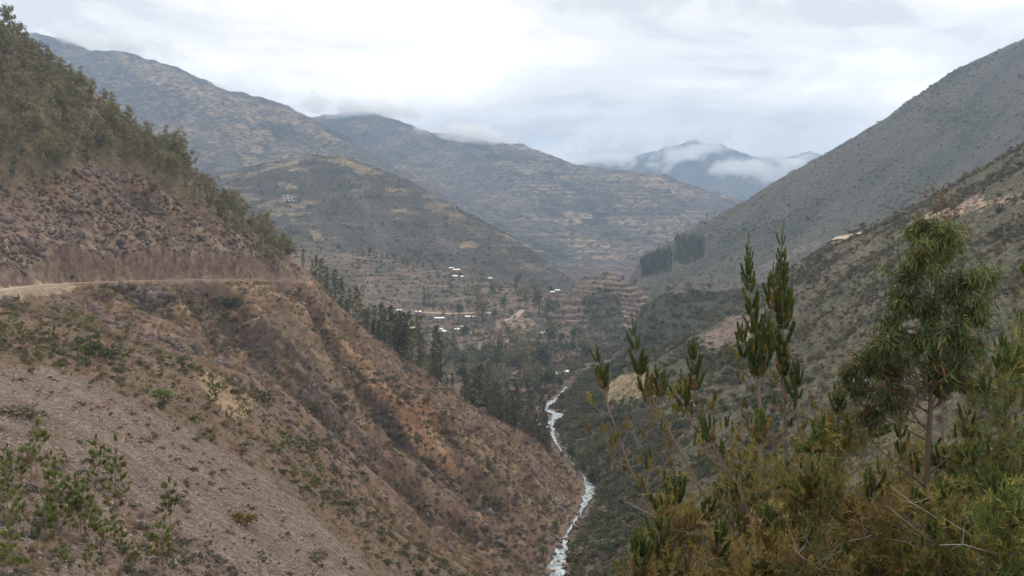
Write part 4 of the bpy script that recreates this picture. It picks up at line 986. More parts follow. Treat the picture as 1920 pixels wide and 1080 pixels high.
# conifers behind the nose of the spur
CON = [conifer_parts(s, width=w_) for s, w_ in ((61, .15), (62, .19), (63, .13), (64, .17), (65, .22))]
DRY_CON = [conifer_parts(s, width=w_, mat=M_gum) for s, w_ in ((66, .2), (67, .16))]
def crest_d(px):
    ds = np.linspace(325, 372, 120); e = HZ - ground_at(np.full(120, px), ds) / ds * F
    return ds[np.argmin(e)], e.min()
CONS = [(568,466,'lone thin pine with a tufted top standing on the spur edge'),(593,478,'tallest dark conifer at the head of the spur row'),(602,484,None),(612,500,None),(585,505,None),(628,505,None),(640,520,None),(655,540,None),(668,538,None),(650,560,None),(675,560,'broad dark conifer in the spur row'),(690,575,None),(702,572,None),(714,568,None),(722,580,None),(732,574,None),(740,590,None),(748,570,None),(756,585,None),(764,575,None),(772,600,None),(786,592,None),(760,610,None),(744,615,None),(700,600,None),(818,612,'dark pointed conifer standing apart below the village'),(826,640,None),(810,650,None),(790,630,None),(620,540,None),(610,545,None),
 (872,690,None),(880,700,None),(890,690,None),(902,672,None),(912,690,None),(915,675,None),(925,715,None),(934,720,None),(940,735,None),(950,712,None),(955,730,None),(962,745,None),(968,720,None),(975,735,None),(980,750,None),(988,765,None),(994,730,None),(1000,755,None),(1005,770,None),(1012,760,None),(1018,790,None),(1024,772,None),(1030,800,None),(1020,750,None),(985,790,None),(965,780,None),(945,770,None),(930,760,None),(1028,820,None),(1010,800,None),(900,720,None),(885,730,None),(960,800,None),(980,815,None)]
PR2 = np.random.default_rng(919)
for k in range(44):
    if k < 22: q_ = PR2.uniform(585, 850); CONS.append((q_, float(np.interp(q_, [585, 640, 700, 760, 850], [500, 545, 590, 625, 700]) + PR2.uniform(-8, 30)), None))
    else: q_ = PR2.uniform(855, 1035); CONS.append((q_, float(np.interp(q_, [855, 900, 1000, 1035], [705, 705, 775, 815]) + PR2.uniform(-10, 30)), None))
for (px, rowtop, lb) in CONS:
    dc, ec = crest_d(px); behind = R1.uniform(3, 16) if lb is None else 3.0
    d = dc + behind; z = float(ground_at(px, d)[0]); eb = HZ - z / d * F; hgt = max(6.0, (eb - rowtop) / F * d)
    hgt = min(hgt, 21.0)
    if lb is None:
        lb = ('dark conifer at the head of the spur row' if px < 660 else 'conifer in the middle of the spur row' if px < 735 else 'conifer at the tail of the spur row near the village') if px < 840 else ('conifer at the upper end of the stand on the spur foot' if px < 930 else 'conifer in the middle of the stand on the spur foot' if px < 990 else 'conifer at the river end of the stand on the spur foot'); g = lb
    else: g = 'conifers along the spur edge'
    pr = CON[R1.integers(5)] if R1.random() < .75 else DRY_CON[R1.integers(2)]
    tree('conifer_tree', pr, ((px - CX) / F * d, d, z), lb, 'conifer', g, R1, hgt / 14)

# trees of the village and terraces
TRM = [round_parts(s, mat=m_) for s, m_ in ((71, M_green), (72, M_gum), (73, M_green))]; GUM2 = GUM[:4]
vm = (w_village > .3) & (D > 560) & (EP > 545) | ((w_knoll > .4) & (D < 960) & (PX < 1110))
clump = sstep(.05, .35, fbm(X / 55, Y / 55, 3, off=55))
p = scatter(560, vm * (clump + .06) * np.clip(1100 / D, .8, 2) ** 2 + 1.6 * vm2 * (.25 + clump), R1)
vis = visible_at(p[0], p[1], 5)
def village_label(px, d, rnd):
    kind = 'round crowned bushy tree' if rnd else 'slim open crowned tree'
    at = 'in the wood by the upper river' if d < 700 else 'between the houses and the river' if d < 850 else 'among the village houses' if px < 960 else 'at the foot of the terraced hill' if d < 960 else 'on the terraces above the village'
    return kind + ' ' + at, 'tree', kind + 's ' + at
for i in np.nonzero(vis)[0][:285]:
    pr = TRM[R1.integers(3)] if R1.random() < .5 else GUM2[R1.integers(4)]
    hgt = R1.uniform(6, 13)
    tree('leafy_tree', pr, (p[2, i], p[3, i], p[4, i]), *village_label(p[0, i], p[1, i], pr in TRM), R1, hgt / (8 if pr in TRM else 9))
VT = [(795,575,40,'slim dark poplar standing alone on the brown terraces',conifer_parts(81, width=.12, base=.03)),(805,565,30,None,None),(895,600,55,None,None),(905,605,60,'largest dark tree of the clump beside the village',None),(880,590,50,None,None),(945,588,36,'round blue green tree beside the bend of the village road',None),(985,690,70,None,None),(1000,700,60,None,None),(1015,700,66,'big dark tree above the house by the river',None),(990,650,50,None,None),(1030,655,44,None,None),(1060,690,40,None,None),(1040,640,44,None,None),
 (860,600,34,None,None),(870,640,36,None,None),(920,640,44,None,None),(940,650,40,None,None),(970,655,40,None,None),(850,650,40,None,None),(830,670,44,None,None),(1000,560,46,None,None),(1010,590,50,None,None),(985,575,44,None,None),(970,540,30,None,None),(1025,600,44,None,None),(1045,590,36,None,None),(905,530,24,None,None),(885,520,24,None,None),(925,560,30,None,None)]
for (px, row, hh, lb, pr) in VT:
    (loc, d) = stand(px, row, 560, 1180); hgt = hh / F * d
    pr = pr or (TRM[R1.integers(3)] if R1.random() < .6 else GUM2[R1.integers(4)])
    b = 14 if pr not in TRM and pr not in GUM2 else (8 if pr in TRM else 9)
    tree('leafy_tree', pr, loc, lb or 'taller dark tree beside the village fields', 'tree', 'taller trees round the village', R1, hgt / b)
for k in range(46):                       # line of trees along the lip of the bench, and on the crown of the knoll
    if k < 34: px, lo_, hi_, g, lb = R1.uniform(610, 840), 1140, 1190, 'trees on the lip of the upper bench', 'tree in the thin line on the upper bench below the round hill'
    else: px, lo_, hi_, g, lb = R1.uniform(1085, 1210), 1005, 1030, 'trees on the crown of the terraced hill', 'small dark tree on the crown of the terraced hill'
    if k < 24: px = R1.uniform(715, 800)
    d = R1.uniform(lo_, hi_); z = float(ground_at(px, d)[0])
    tree('leafy_tree', GUM2[R1.integers(4)] if k % 3 else TRM[R1.integers(3)], ((px - CX) / F * d, d, z), lb, 'tree', g, R1, R1.uniform(.5, 1.25))
(loc, d) = stand(1033, 541, 930, 1010); tree('leafy_tree', TRM[0], loc, 'round dark tree beside the two white roofed huts on the terraced hill', 'tree', 'trees on the crown of the terraced hill', R1, 1.25)
for (px, row, hh, lb) in [(1292,553,30,'wide flat crowned tree on top of the dark spur'),(1265,556,34,None),(1255,560,40,None),(1330,553,36,None),(1320,556,26,None),(1250,556,20,None),(1375,552,26,None)]:
    (loc, d) = stand(px, row, 640, 730); tree('leafy_tree', TRM[1] if lb else GUM2[R1.integers(4)], loc, lb or 'thin tree against the mountain on top of the dark spur', 'tree', 'trees on the dark spur', R1, hh / F * d / (7 if lb else 9))
for px, row in [(1330,612),(1338,606),(1346,606),(1355,600),(1375,600),(1392,598),(1325,618)]:
    (loc, d) = stand(px, row, 470, 640); tree('leafy_tree', GUM2[R1.integers(4)], loc, 'small grey tree on the pink bare field', 'tree', 'trees on the pink field', R1, .75)
# dark plantation low on the long mountain
p = scatter(420, in_poly(PX, EP, [(1265,450),(1318,448),(1322,482),(1290,498),(1262,492)]) * (D > 1100) * (D < 1400) + in_poly(PX, EP, [(1198,490),(1260,468),(1258,510),(1203,522)]) * (D > 1100) * (D < 1400), R1)
CJ = [source(joined(q)) for q in CON[:3]]
stuff('plantation_forest', p, CJ, R1.uniform(.28, .62, p.shape[1]), R1, .03)
for k in range(14):
    px = [1283,1292,1276,1300,1288,1210,1204,1216,1225,1325,1340,1312,1236,1250][k]; ds = np.linspace(1180, 1400, 200); e = HZ - ground_at(np.full(200, px), ds) / ds * F; d = float(ds[np.argmin(e)])
    tree('leafy_tree', GUM2[k % 4], ((px - CX) / F * d, d, float(ground_at(px, d)[0])), 'tree on the lower skyline of the long mountain by the dark plantation', 'tree', 'trees on the skyline of the long mountain', R1, R1.uniform(.6, 1.3))
# ------------------------------------------------------------------ river, road, track and paths
R2 = np.random.default_rng(202)
def ribbon(name, line3, widths, mat, seg=1.5, drape=None, wave=0.0, across=1):
    line3 = np.asarray(line3, float); L = np.concatenate([[0], np.cumsum(np.linalg.norm(np.diff(line3[:, :2], axis=0), axis=1))])
    s = np.arange(0, L[-1], seg); c = np.stack([np.interp(s, L, line3[:, k]) for k in range(3)], 1); w = np.interp(s, L, np.broadcast_to(widths, (len(line3),)))
    for _ in range(6): c[1:-1] = (c[:-2] + 2 * c[1:-1] + c[2:]) / 4
    t = unit(np.gradient(c, axis=0) * np.array([1, 1, 0])); q = np.stack([t[:, 1], -t[:, 0], 0 * t[:, 0]], 1)
    k = across + 1; u = np.linspace(-.5, .5, k)
    ww = w * np.clip(1 + (.75 if across > 5 else .2) * perlin(s / 4.0, s * 0 + 3.3), .3, 2); off = .25 * w * perlin(s / 11.0, s * 0 + 8.1)
    v = c[:, None] + q[:, None] * (u[None, :, None] * ww[:, None, None] + off[:, None, None] * (across > 2))
    if drape is not None: v[..., 2] = ground_xy(v[..., 0].ravel(), v[..., 1].ravel()).reshape(v.shape[:2]) + drape
    if wave: v[..., 2] += wave * fbm(v[..., 0] / .9, v[..., 1] / 1.6, 3)
    n_ = len(s); i = np.arange(n_ - 1)[:, None] * k; j = np.arange(k - 1)[None]
    f = np.stack([i + j, i + j + 1, i + k + j + 1, i + k + j], -1).reshape(-1, 4)
    me = tri_mesh(name, [(v.reshape(-1, 3), f, 0, .5)], [mat])
    o = bpy.data.objects.new(name, me); C.objects.link(o); return structure(o)
wm, wt, wo = new_mat('river_water')
p_ = N(wt, 'ShaderNodeBsdfPrincipled', i_Roughness=.18); g_ = N(wt, 'ShaderNodeNewGeometry')
nz = N(wt, 'ShaderNodeTexNoise', i_Scale=.6, i_Detail=9.0, i_Roughness=.7); mp_ = N(wt, 'ShaderNodeMapping'); mp_.inputs['Scale'].default_value = (1.2, .5, 1); link(wt, g_, 'Position', mp_, 0); link(wt, mp_, 0, nz, 'Vector')
fr = N(wt, 'ShaderNodeMapRange'); fr.inputs[1].default_value = .44; fr.inputs[2].default_value = .74; link(wt, nz, 0, fr, 0)
mc = N(wt, 'ShaderNodeMix', data_type='RGBA'); mc.inputs[6].default_value = (.11, .15, .155, 1); mc.inputs[7].default_value = (.60, .65, .67, 1); link(wt, fr, 0, mc, 0); wt.links.new(mc.outputs[2], p_.inputs['Base Color'])
ro = MATH(wt, 'ADD', MATH(wt, 'MULTIPLY', fr.outputs[0], None, None, .5), None, None, .15); wt.links.new(ro, p_.inputs['Roughness'])
bp = N(wt, 'ShaderNodeBump', i_Strength=.7, i_Distance=.25); link(wt, nz, 0, bp, 'Height'); link(wt, bp, 0, p_, 'Normal'); link(wt, p_, 0, wo, 0)
RV3 = [world(*p) for p in RIVER_PTS]
RW = [2.6, 2.6, 2.6, 3.1, 2.4, .5, 1.4, 3.0, .25, .25, .8, 1.7, 4.4, 5.2, 3.6, .8, 1.6]
RV3 = RV3[:17]
ribbon('river', RV3, RW, wm, .8, None, .22, 10)
M_road = plain_material('dirt_road_surface', (.40, .315, .235), var=.25, scale=1.2)
M_path = plain_material('path_surface', (.34, .26, .19), var=.25, scale=1.0)
ribbon('road', ROAD3 + np.array([0, 0, .06]), 2.9, M_road, 2.0)
ribbon('track', TRACK3, 3.6, M_road, 2.0, .8, 0, 3)
def path_of(rows, dmin, dmax, w, lift=.3):
    ribbon('path', [stand(px, row, dmin, dmax)[0] for px, row in rows], w, M_path, 3.0, lift, 0, 3)
path_of([(735,588),(780,588),(830,588),(880,588),(925,587)], 850, 1100, 4.0)
path_of([(938,606),(955,598),(972,588),(984,580)], 800, 1050, 4.5)

# ------------------------------------------------------------------ boulders and outcrops
BD = [boulder_mesh('boulder', s, M_rock) for s in range(90, 95)]
M_redrock = plain_material('red_brown_rock', (.20, .13, .105), var=.4, scale=1.5, bump=.08); BR = [boulder_mesh('boulder', s, M_redrock) for s in range(95, 98)]
def boulder(px, row, wpx, mesh, label, group, dmin, dmax, up=.2):
    (loc, d) = stand(px, row, dmin, dmax); s = wpx / F * d / 2
    thing('boulder', mesh, (loc[0], loc[1], loc[2] + up * s + .3), label, 'boulder', group, tuple(R2.uniform(-.4, .4, 2)) + (R2.uniform(0, 6),), s)
boulder(1013,1050,30,BR[0],'biggest red brown boulder on the bank beside the river','boulders by the river',232,262)
boulder(1050,1030,17,BR[1],'rounded boulder in midstream with white water round it','boulders by the river',245,275,.4)
boulder(1055,1015,8,BD[0],'small dark boulder above the midstream rock','boulders by the river',255,280,.4)
for k in range(84):
    t = R2.uniform(3, 15.9) if k < 46 else R2.uniform(2.6, 6.2); i = int(t); f = t - i; c = np.array(RV3[i]) * (1 - f) + np.array(RV3[min(i + 1, 16)]) * f
    off = R2.choice([-1, 1]) * R2.uniform(.8, 4.6) if k < 46 else R2.uniform(-2.6, 2.6); s = R2.uniform(.25, .75) * (1.0 if k < 46 else 1.35)
    lb = 'boulder in or beside the white water of the lower river' if i < 9 else 'pale boulder on the upper river bend'
    thing('boulder', (BR + BD)[R2.integers(8)], (c[0] + off, c[1] + R2.uniform(-2, 2), c[2] + .05 * s), lb, 'boulder', 'boulders of the lower river' if i < 9 else 'boulders of the upper river bend', tuple(R2.uniform(-.5, .5, 2)) + (R2.uniform(0, 6),), s)
for k in range(44):
    t = R2.uniform(7.35, 8.9) if k < 20 else R2.uniform(9.6, 11.3) if k < 24 else R2.uniform(3.6, 5.5) if k < 32 else R2.uniform(14.2, 15.9); i = int(t); f = t - i; c = np.array(RV3[i]) * (1 - f) + np.array(RV3[i + 1]) * f
    side = 1 if R2.random() < .75 else -1; x = c[0] + side * (R2.uniform(.6, 3.4) if k < 20 else R2.uniform(2.8, 8)); hgt = R2.uniform(3.5, 6.5) if k < 20 else R2.uniform(2.5, 4.5)
    tree('riverside_tree', TRM[R2.integers(3)], (x, c[1], float(ground_xy([x], [c[1]])[0])), 'bushy dark green tree overhanging the river', 'tree', 'bushy trees overhanging the river', R2, hgt / 8)
RKM = [tri_mesh('rock', [stone_chunk(700 + k, 0, .22)], [M_rock]) for k in range(6)]
(loc, d) = stand(283, 570, 240, 275); ra, rb = 36 / F * d, 30 / F * d
oc = thing('rock_outcrop', None, (loc[0], loc[1] + .8, loc[2]), 'dark jagged rock outcrop just below the road', 'rock outcrop')
for k in range(110):
    u = R2.normal(0, .42, 2); sz = R2.uniform(.16, .4) * (1 - .5 * min(1, np.hypot(*u))) * min(ra, rb) * 1.3
    q = part('rock', RKM[k % 6], oc); q.location = (u[0] * ra, R2.normal(0, .12) * ra + .55 * u[1] * rb, u[1] * rb); q.scale = (sz * 1.1, sz, sz * 1.5); q.rotation_euler = tuple(R2.uniform(-.5, .5, 3))

# ------------------------------------------------------------------ houses
M_wall = plain_material('adobe_wall', (.34, .22, .165), var=.2, scale=1.5); M_wall2 = plain_material('pale_plaster', (.36, .30, .25), var=.2, scale=1.5)
M_roof_w = plain_material('bright_sheet_roof', (.44, .45, .47), rough=.45, var=.12, scale=2.0, spec=.5); M_roof_g = plain_material('grey_sheet_roof', (.42, .43, .47), rough=.5, var=.15, scale=2.0, spec=.5); M_roof_b = plain_material('bluish_sheet_roof', (.50, .60, .70), rough=.45, var=.12, scale=2.0, spec=.5)
M_dark = plain_material('dark_opening', (.03, .028, .026), rough=.4, var=.1); M_door = plain_material('ochre_door', (.40, .24, .06), var=.2)
def boxes(name, bl, mat):
    ch = []
    for lo, hi in bl:
        v = np.array([(x, y, z) for x in (lo[0], hi[0]) for y in (lo[1], hi[1]) for z in (lo[2], hi[2])]); ch.append((v, np.array([(0, 1, 3, 2), (4, 6, 7, 5), (0, 4, 5, 1), (2, 3, 7, 6), (0, 2, 6, 4), (1, 5, 7, 3)]), 0, .5))
    return tri_mesh(name, ch, [mat])
def house(px, row, wpx, label, roof, wall, dmin, dmax, turn=0.0, storeys=1, doors=1, group=None, face_row=None):
    (loc, d) = stand(px, row, dmin, dmax); w = wpx / F * d; dp = max(3.5, w * .55); h = 2.7 * storeys
    o = thing('house', None, (loc[0], loc[1], loc[2] + .1), label, 'house', group, (0, 0, turn))
    a, b = w / 2, dp / 2; g = h + dp * .22
    v = [(-a, -b, -2.5), (a, -b, -2.5), (a, b, -2.5), (-a, b, -2.5), (-a, -b, h), (a, -b, h), (a, b, h), (-a, b, h), (-a, 0, g), (a, 0, g)]
    me = bpy.data.meshes.new('wall'); me.from_pydata(v, [], [(0, 1, 5, 4), (2, 3, 7, 6), (1, 2, 6, 9, 5), (3, 0, 4, 8, 7)]); me.materials.append(wall); me.update(); part('wall', me, o)
    e, t = .35, .09; sl_ = (g - h) / b
    rv, rf = [], []
    for s in (-1, 1):
        y0, y1 = s * (b + e), 0.0; z0, z1 = h - e * sl_ + .12, g + .12; k = len(rv)
        rv += [(-a - e, y0, z0), (a + e, y0, z0), (a + e, y1, z1), (-a - e, y1, z1), (-a - e, y0, z0 + t), (a + e, y0, z0 + t), (a + e, y1, z1 + t), (-a - e, y1, z1 + t)]
        rf += [tuple(k + q for q in f) for f in [(0, 1, 2, 3), (4, 7, 6, 5), (0, 4, 5, 1), (1, 5, 6, 2), (2, 6, 7, 3), (3, 7, 4, 0)]]
    me = bpy.data.meshes.new('roof'); me.from_pydata(rv, [], rf); me.materials.append(roof); me.update(); part('roof', me, o)
    for k in range(doors):
        x = (-.25 + .5 * k / max(1, doors - 1)) * w if doors > 1 else -.12 * w
        dr = part('door', boxes('door', [((x - .5, -b - .06, 0), (x + .5, -b - .003, 2.0))], M_door), o)
    for k in range(2 if storeys == 1 else 4):
        x = (-.36 + .72 * (k % 2)) * w; z = 1.1 + 2.6 * (k // 2)
        part('window', boxes('window', [((x - .4, -b - .04, z), (x + .4, -b - .003, z + .9))], M_dark), o)
    return o
VG = 'houses of the valley village'
house(824,603,17,'pinkish adobe house with grey metal roof and two ochre doors',M_roof_g,M_wall,780,1000,.1,1,2)
house(784,591,10,'house with a bright white roof beside the straight village path',M_roof_w,M_wall2,800,1020,.3)
house(764,600,7,'small pale plastered house half behind the conifers',M_roof_w,M_wall2,800,1020,-.2)
house(748,588,9,'low tan house at the start of the village path',M_roof_g,M_wall,850,1050,.2)
house(775,622,9,'white roofed house between two dark conifers',M_roof_w,M_wall2,700,960,.1)
house(763,621,5,'tiny white roofed shed beside the dark conifer',M_roof_w,M_wall2,700,960,.1)
house(825,624,12,'long white roofed house behind a dark pointed conifer',M_roof_w,M_wall2,700,960,-.15)
house(832,628,7,'low white roofed shed in front of the long white house',M_roof_w,M_wall2,700,960,.4)
house(857,624,11,'white roofed house among the trees east of the long house',M_roof_w,M_wall2,700,960,.2)
house(867,619,8,'pale house stepped above the eastern white roof',M_roof_w,M_wall2,700,960,-.2)
house(877,600,9,'white roofed house at the edge of the dark tree clump',M_roof_w,M_wall2,760,1000,.1)
house(889,600,4,'tiny white shed against the dark tree clump',M_roof_w,M_wall2,760,1000,.1)
house(1045,545,8,'upper white roofed hut on the edge of the terraced hill',M_roof_w,M_wall,920,1010,.2)
house(1036,548,8,'lower white roofed hut on the edge of the terraced hill',M_roof_w,M_wall,920,1010,.1)
house(1017,631,10,'bluish roofed house alone below the terraced hill',M_roof_b,M_wall2,620,950,.2)
house(1043,709,12,'pale blue roofed house beside the upper river',M_roof_b,M_wall2,540,760,.25)
house(1062,706,8,'small tan adobe hut beside the upper river',M_roof_g,M_wall,540,760,-.2)
house(856,506,13,'white roofed house on the upper bench under the round hill',M_roof_w,M_wall2,1080,1180,.15)
house(846,504,8,'tan adobe house on the upper bench under the round hill',M_roof_g,M_wall,1080,1180,.1)
house(853,523,9,'white roof half hidden below the upper bench',M_roof_w,M_wall2,950,1140,.2)
house(866,524,4,'small white shed below the upper bench',M_roof_w,M_wall2,950,1140,.2)
house(919,523,6,'white shed among the trees at the end of the upper bench',M_roof_w,M_wall2,950,1140,.2)

# ------------------------------------------------------------------ letters laid out on the round hill
M_lime = plain_material('whitewashed_stones', (.27, .25, .235), var=.3, scale=.6)
def letter(strokes, x0, y0, sx, sy, label):
    ch = []
    for (ax, ay, bx, by) in strokes:
        n_ = 5; L = math.hypot((bx - ax) * sx, (by - ay) * sy); nx, ny = -(by - ay) * sy / L, (bx - ax) * sx / L; vv = []
        for i in range(n_):
            t = i / (n_ - 1); cx_, cy_ = x0 + (ax + (bx - ax) * t) * sx, y0 + (ay + (by - ay) * t) * sy
            for s in (-.75, .75):
                loc, d = stand(cx_ + nx * s, cy_ + ny * s, 1340, 1720); vv.append((loc[0], loc[1], loc[2] + .9)); 
        top = np.array(vv); v = np.concatenate([top, top - np.array([0, 0, 1.2])]); m_ = len(top); f = []
        for i in range(n_ - 1):
            a, b = 2 * i, 2 * i + 1; f += [(a, b, b + 2, a + 2), (a + m_, a + 2 + m_, b + 2 + m_, b + m_), (a, a + 2, a + 2 + m_, a + m_), (b, b + m_, b + 2 + m_, b + 2)]
        ch.append((v, np.array(f), 0, .5))
    o = thing('hillside_letter', tri_mesh('letter', ch, [M_lime]), (0, 0, 0), label, 'letter', 'pale letters on the round hill')
E_ = [(0, 0, .35, 1), (0, 0, .8, 0), (.17, .5, .75, .5), (.35, 1, 1.1, 1)]
letter(E_, 530, 367.5, 6.0, 9.5, 'first pale letter E laid out on the round hill')
letter(E_, 538.5, 367.5, 6.0, 9.5, 'second pale letter E, middle one of the three on the round hill')
letter([(0, 0, .4, 1), (.4, 1, 1.2, 1)], 546.5, 368, 5.5, 9.5, 'pale letter L, last of the three on the round hill')

# ------------------------------------------------------------------ two animals on the road
def animal_mesh():
    me = bpy.data.meshes.new('animal'); J = [((0, 0, .78), .17), ((.35, 0, .80), .18), ((.62, 0, .82), .16), ((-.42, 0, .80), .17), ((.82, 0, 1.02), .09), ((.98, 0, 1.12), .085), ((1.16, 0, 1.04), .05), ((-.6, 0, .74), .04), ((-.64, 0, .45), .015)]
    ed = [(0, 1), (1, 2), (0, 3), (2, 4), (4, 5), (5, 6), (3, 7), (7, 8)]
    for bx, at, back in ((.52, 1, 0), (-.40, 3, 1)):
        for s in (-1, 1):
            k = len(J); J += [((bx, s * .11, .58), .085), ((bx + (.05 if back else -.02), s * .12, .36), .045), ((bx - (.07 if back else 0), s * .12, .2), .032), ((bx - (.03 if back else 0), s * .12, .01), .035)]; ed += [(at, k), (k, k + 1), (k + 1, k + 2), (k + 2, k + 3)]
    for s in (-1, 1): J.append(((.93, s * .10, 1.2), .02)); ed.append((5, len(J) - 1))
    me.from_pydata([j[0] for j in J], ed, [])
    o = bpy.data.objects.new('animal', me); C.objects.link(o); o.modifiers.new('skin', 'SKIN'); o.modifiers.new('sub', 'SUBSURF').levels = 1
    for sv, j in zip(me.skin_vertices[0].data, J): sv.radius = (j[1], j[1])
    me.skin_vertices[0].data[0].use_root = True
    dg = bpy.context.evaluated_depsgraph_get(); out_ = bpy.data.meshes.new_from_object(o.evaluated_get(dg)); bpy.data.objects.remove(o)
    out_.materials.clear(); out_.materials.append(plain_material('red_brown_coat', (.15, .06, .035), var=.3, scale=6)); return out_
am = animal_mesh()
for px, d, rz_, lb in ((459, 304, 1.2, 'nearer of two reddish brown animals on the dirt road'), (470, 308, 2.0, 'farther of two reddish brown animals on the dirt road')):
    zz = np.interp(d, ROAD3[:, 1], ROAD3[:, 2]); xx = np.interp(d, ROAD3[:, 1], ROAD3[:, 0]); off = (px - CX) / F * d - xx
    thing('animal', am, (xx + np.clip(off, -1.2, 1.2), d, zz + .06), lb, 'animal', 'animals on the road', (0, 0, rz_), 1.0)
# ------------------------------------------------------------------ trees close to the viewer
R3 = np.random.default_rng(303)
M_needle = leaf_material('pine_needles', [(0, (.045, .066, .02)), (.5, (.085, .125, .03)), (.85, (.145, .175, .042)), (1, (.24, .225, .06))], .25, .55)
M_needle_y = leaf_material('yellowing_pine_needles', [(0, (.14, .14, .036)), (.5, (.23, .21, .05)), (1, (.34, .29, .075))], .3, .55)
M_needle_b = leaf_material('browning_pine_needles', [(0, (.13, .092, .036)), (.5, (.20, .14, .052)), (1, (.30, .20, .075))], .3, .55)
M_branch = plain_material('pine_branch_bark', (.17, .135, .115), scale=30, bump=.004)
M_twig = plain_material('bare_grey_twig', (.26, .225, .20), scale=30)
def shoot_mesh(name, seed, L=.26, k=170, needle=.058, spread=.52, curve=.25, w=.0064, mat=M_needle):
    r = np.random.default_rng(seed); t = np.linspace(0, 1, 6); path = np.stack([t * L * .85 - .0, 0 * t, curve * L * (t ** 2) * 1.0 + .1 * L * t], 1)
    # axis runs along +x and curls up to +z
    tt = r.uniform(.08, 1, k); p = np.stack([np.interp(tt, t, path[:, i]) for i in range(3)], 1); tg = unit(np.stack([np.full(k, .85), 0 * tt, curve * 2 * tt + .1], 1))
    a = rand_dirs(k, r); a = unit(a - (a * tg).sum(1, keepdims=True) * tg)
    d = tg + spread * a
    ln = needle * r.uniform(.7, 1.2, k) * (1 - .35 * tt)
    return tri_mesh(name, [blades(p, d, ln, w, r, 0), tube(path, [.006, .005, .005, .004, .003, .002], 3, 1)], [mat, M_branch])
SH_G = [shoot_mesh('shoot', s, L=l) for s, l in ((1, .2), (2, .25), (3, .3), (4, .24))]
SH_Y = [shoot_mesh('shoot', s, L=.2, needle=.075, spread=.8, k=70, mat=M_needle_y) for s in (5, 6, 7)]
SH_B = [shoot_mesh('shoot', s, L=.2, needle=.075, spread=.75, k=64, mat=M_needle_b) for s in (8, 9, 10)]
CANDLE = [shoot_mesh('leader_shoot', s, L=l, needle=.04, spread=.5, curve=.0, k=130, w=.0052) for s, l in ((11, .34), (12, .5))]
def aim(d, up=Vector((0, 0, 1))):
    x = Vector(d).normalized(); y = up.cross(x)
    if y.length < 1e-4: y = Vector((0, 1, 0))
    y.normalize(); z = x.cross(y)
    return Matrix((x, y, z)).transposed().to_euler()
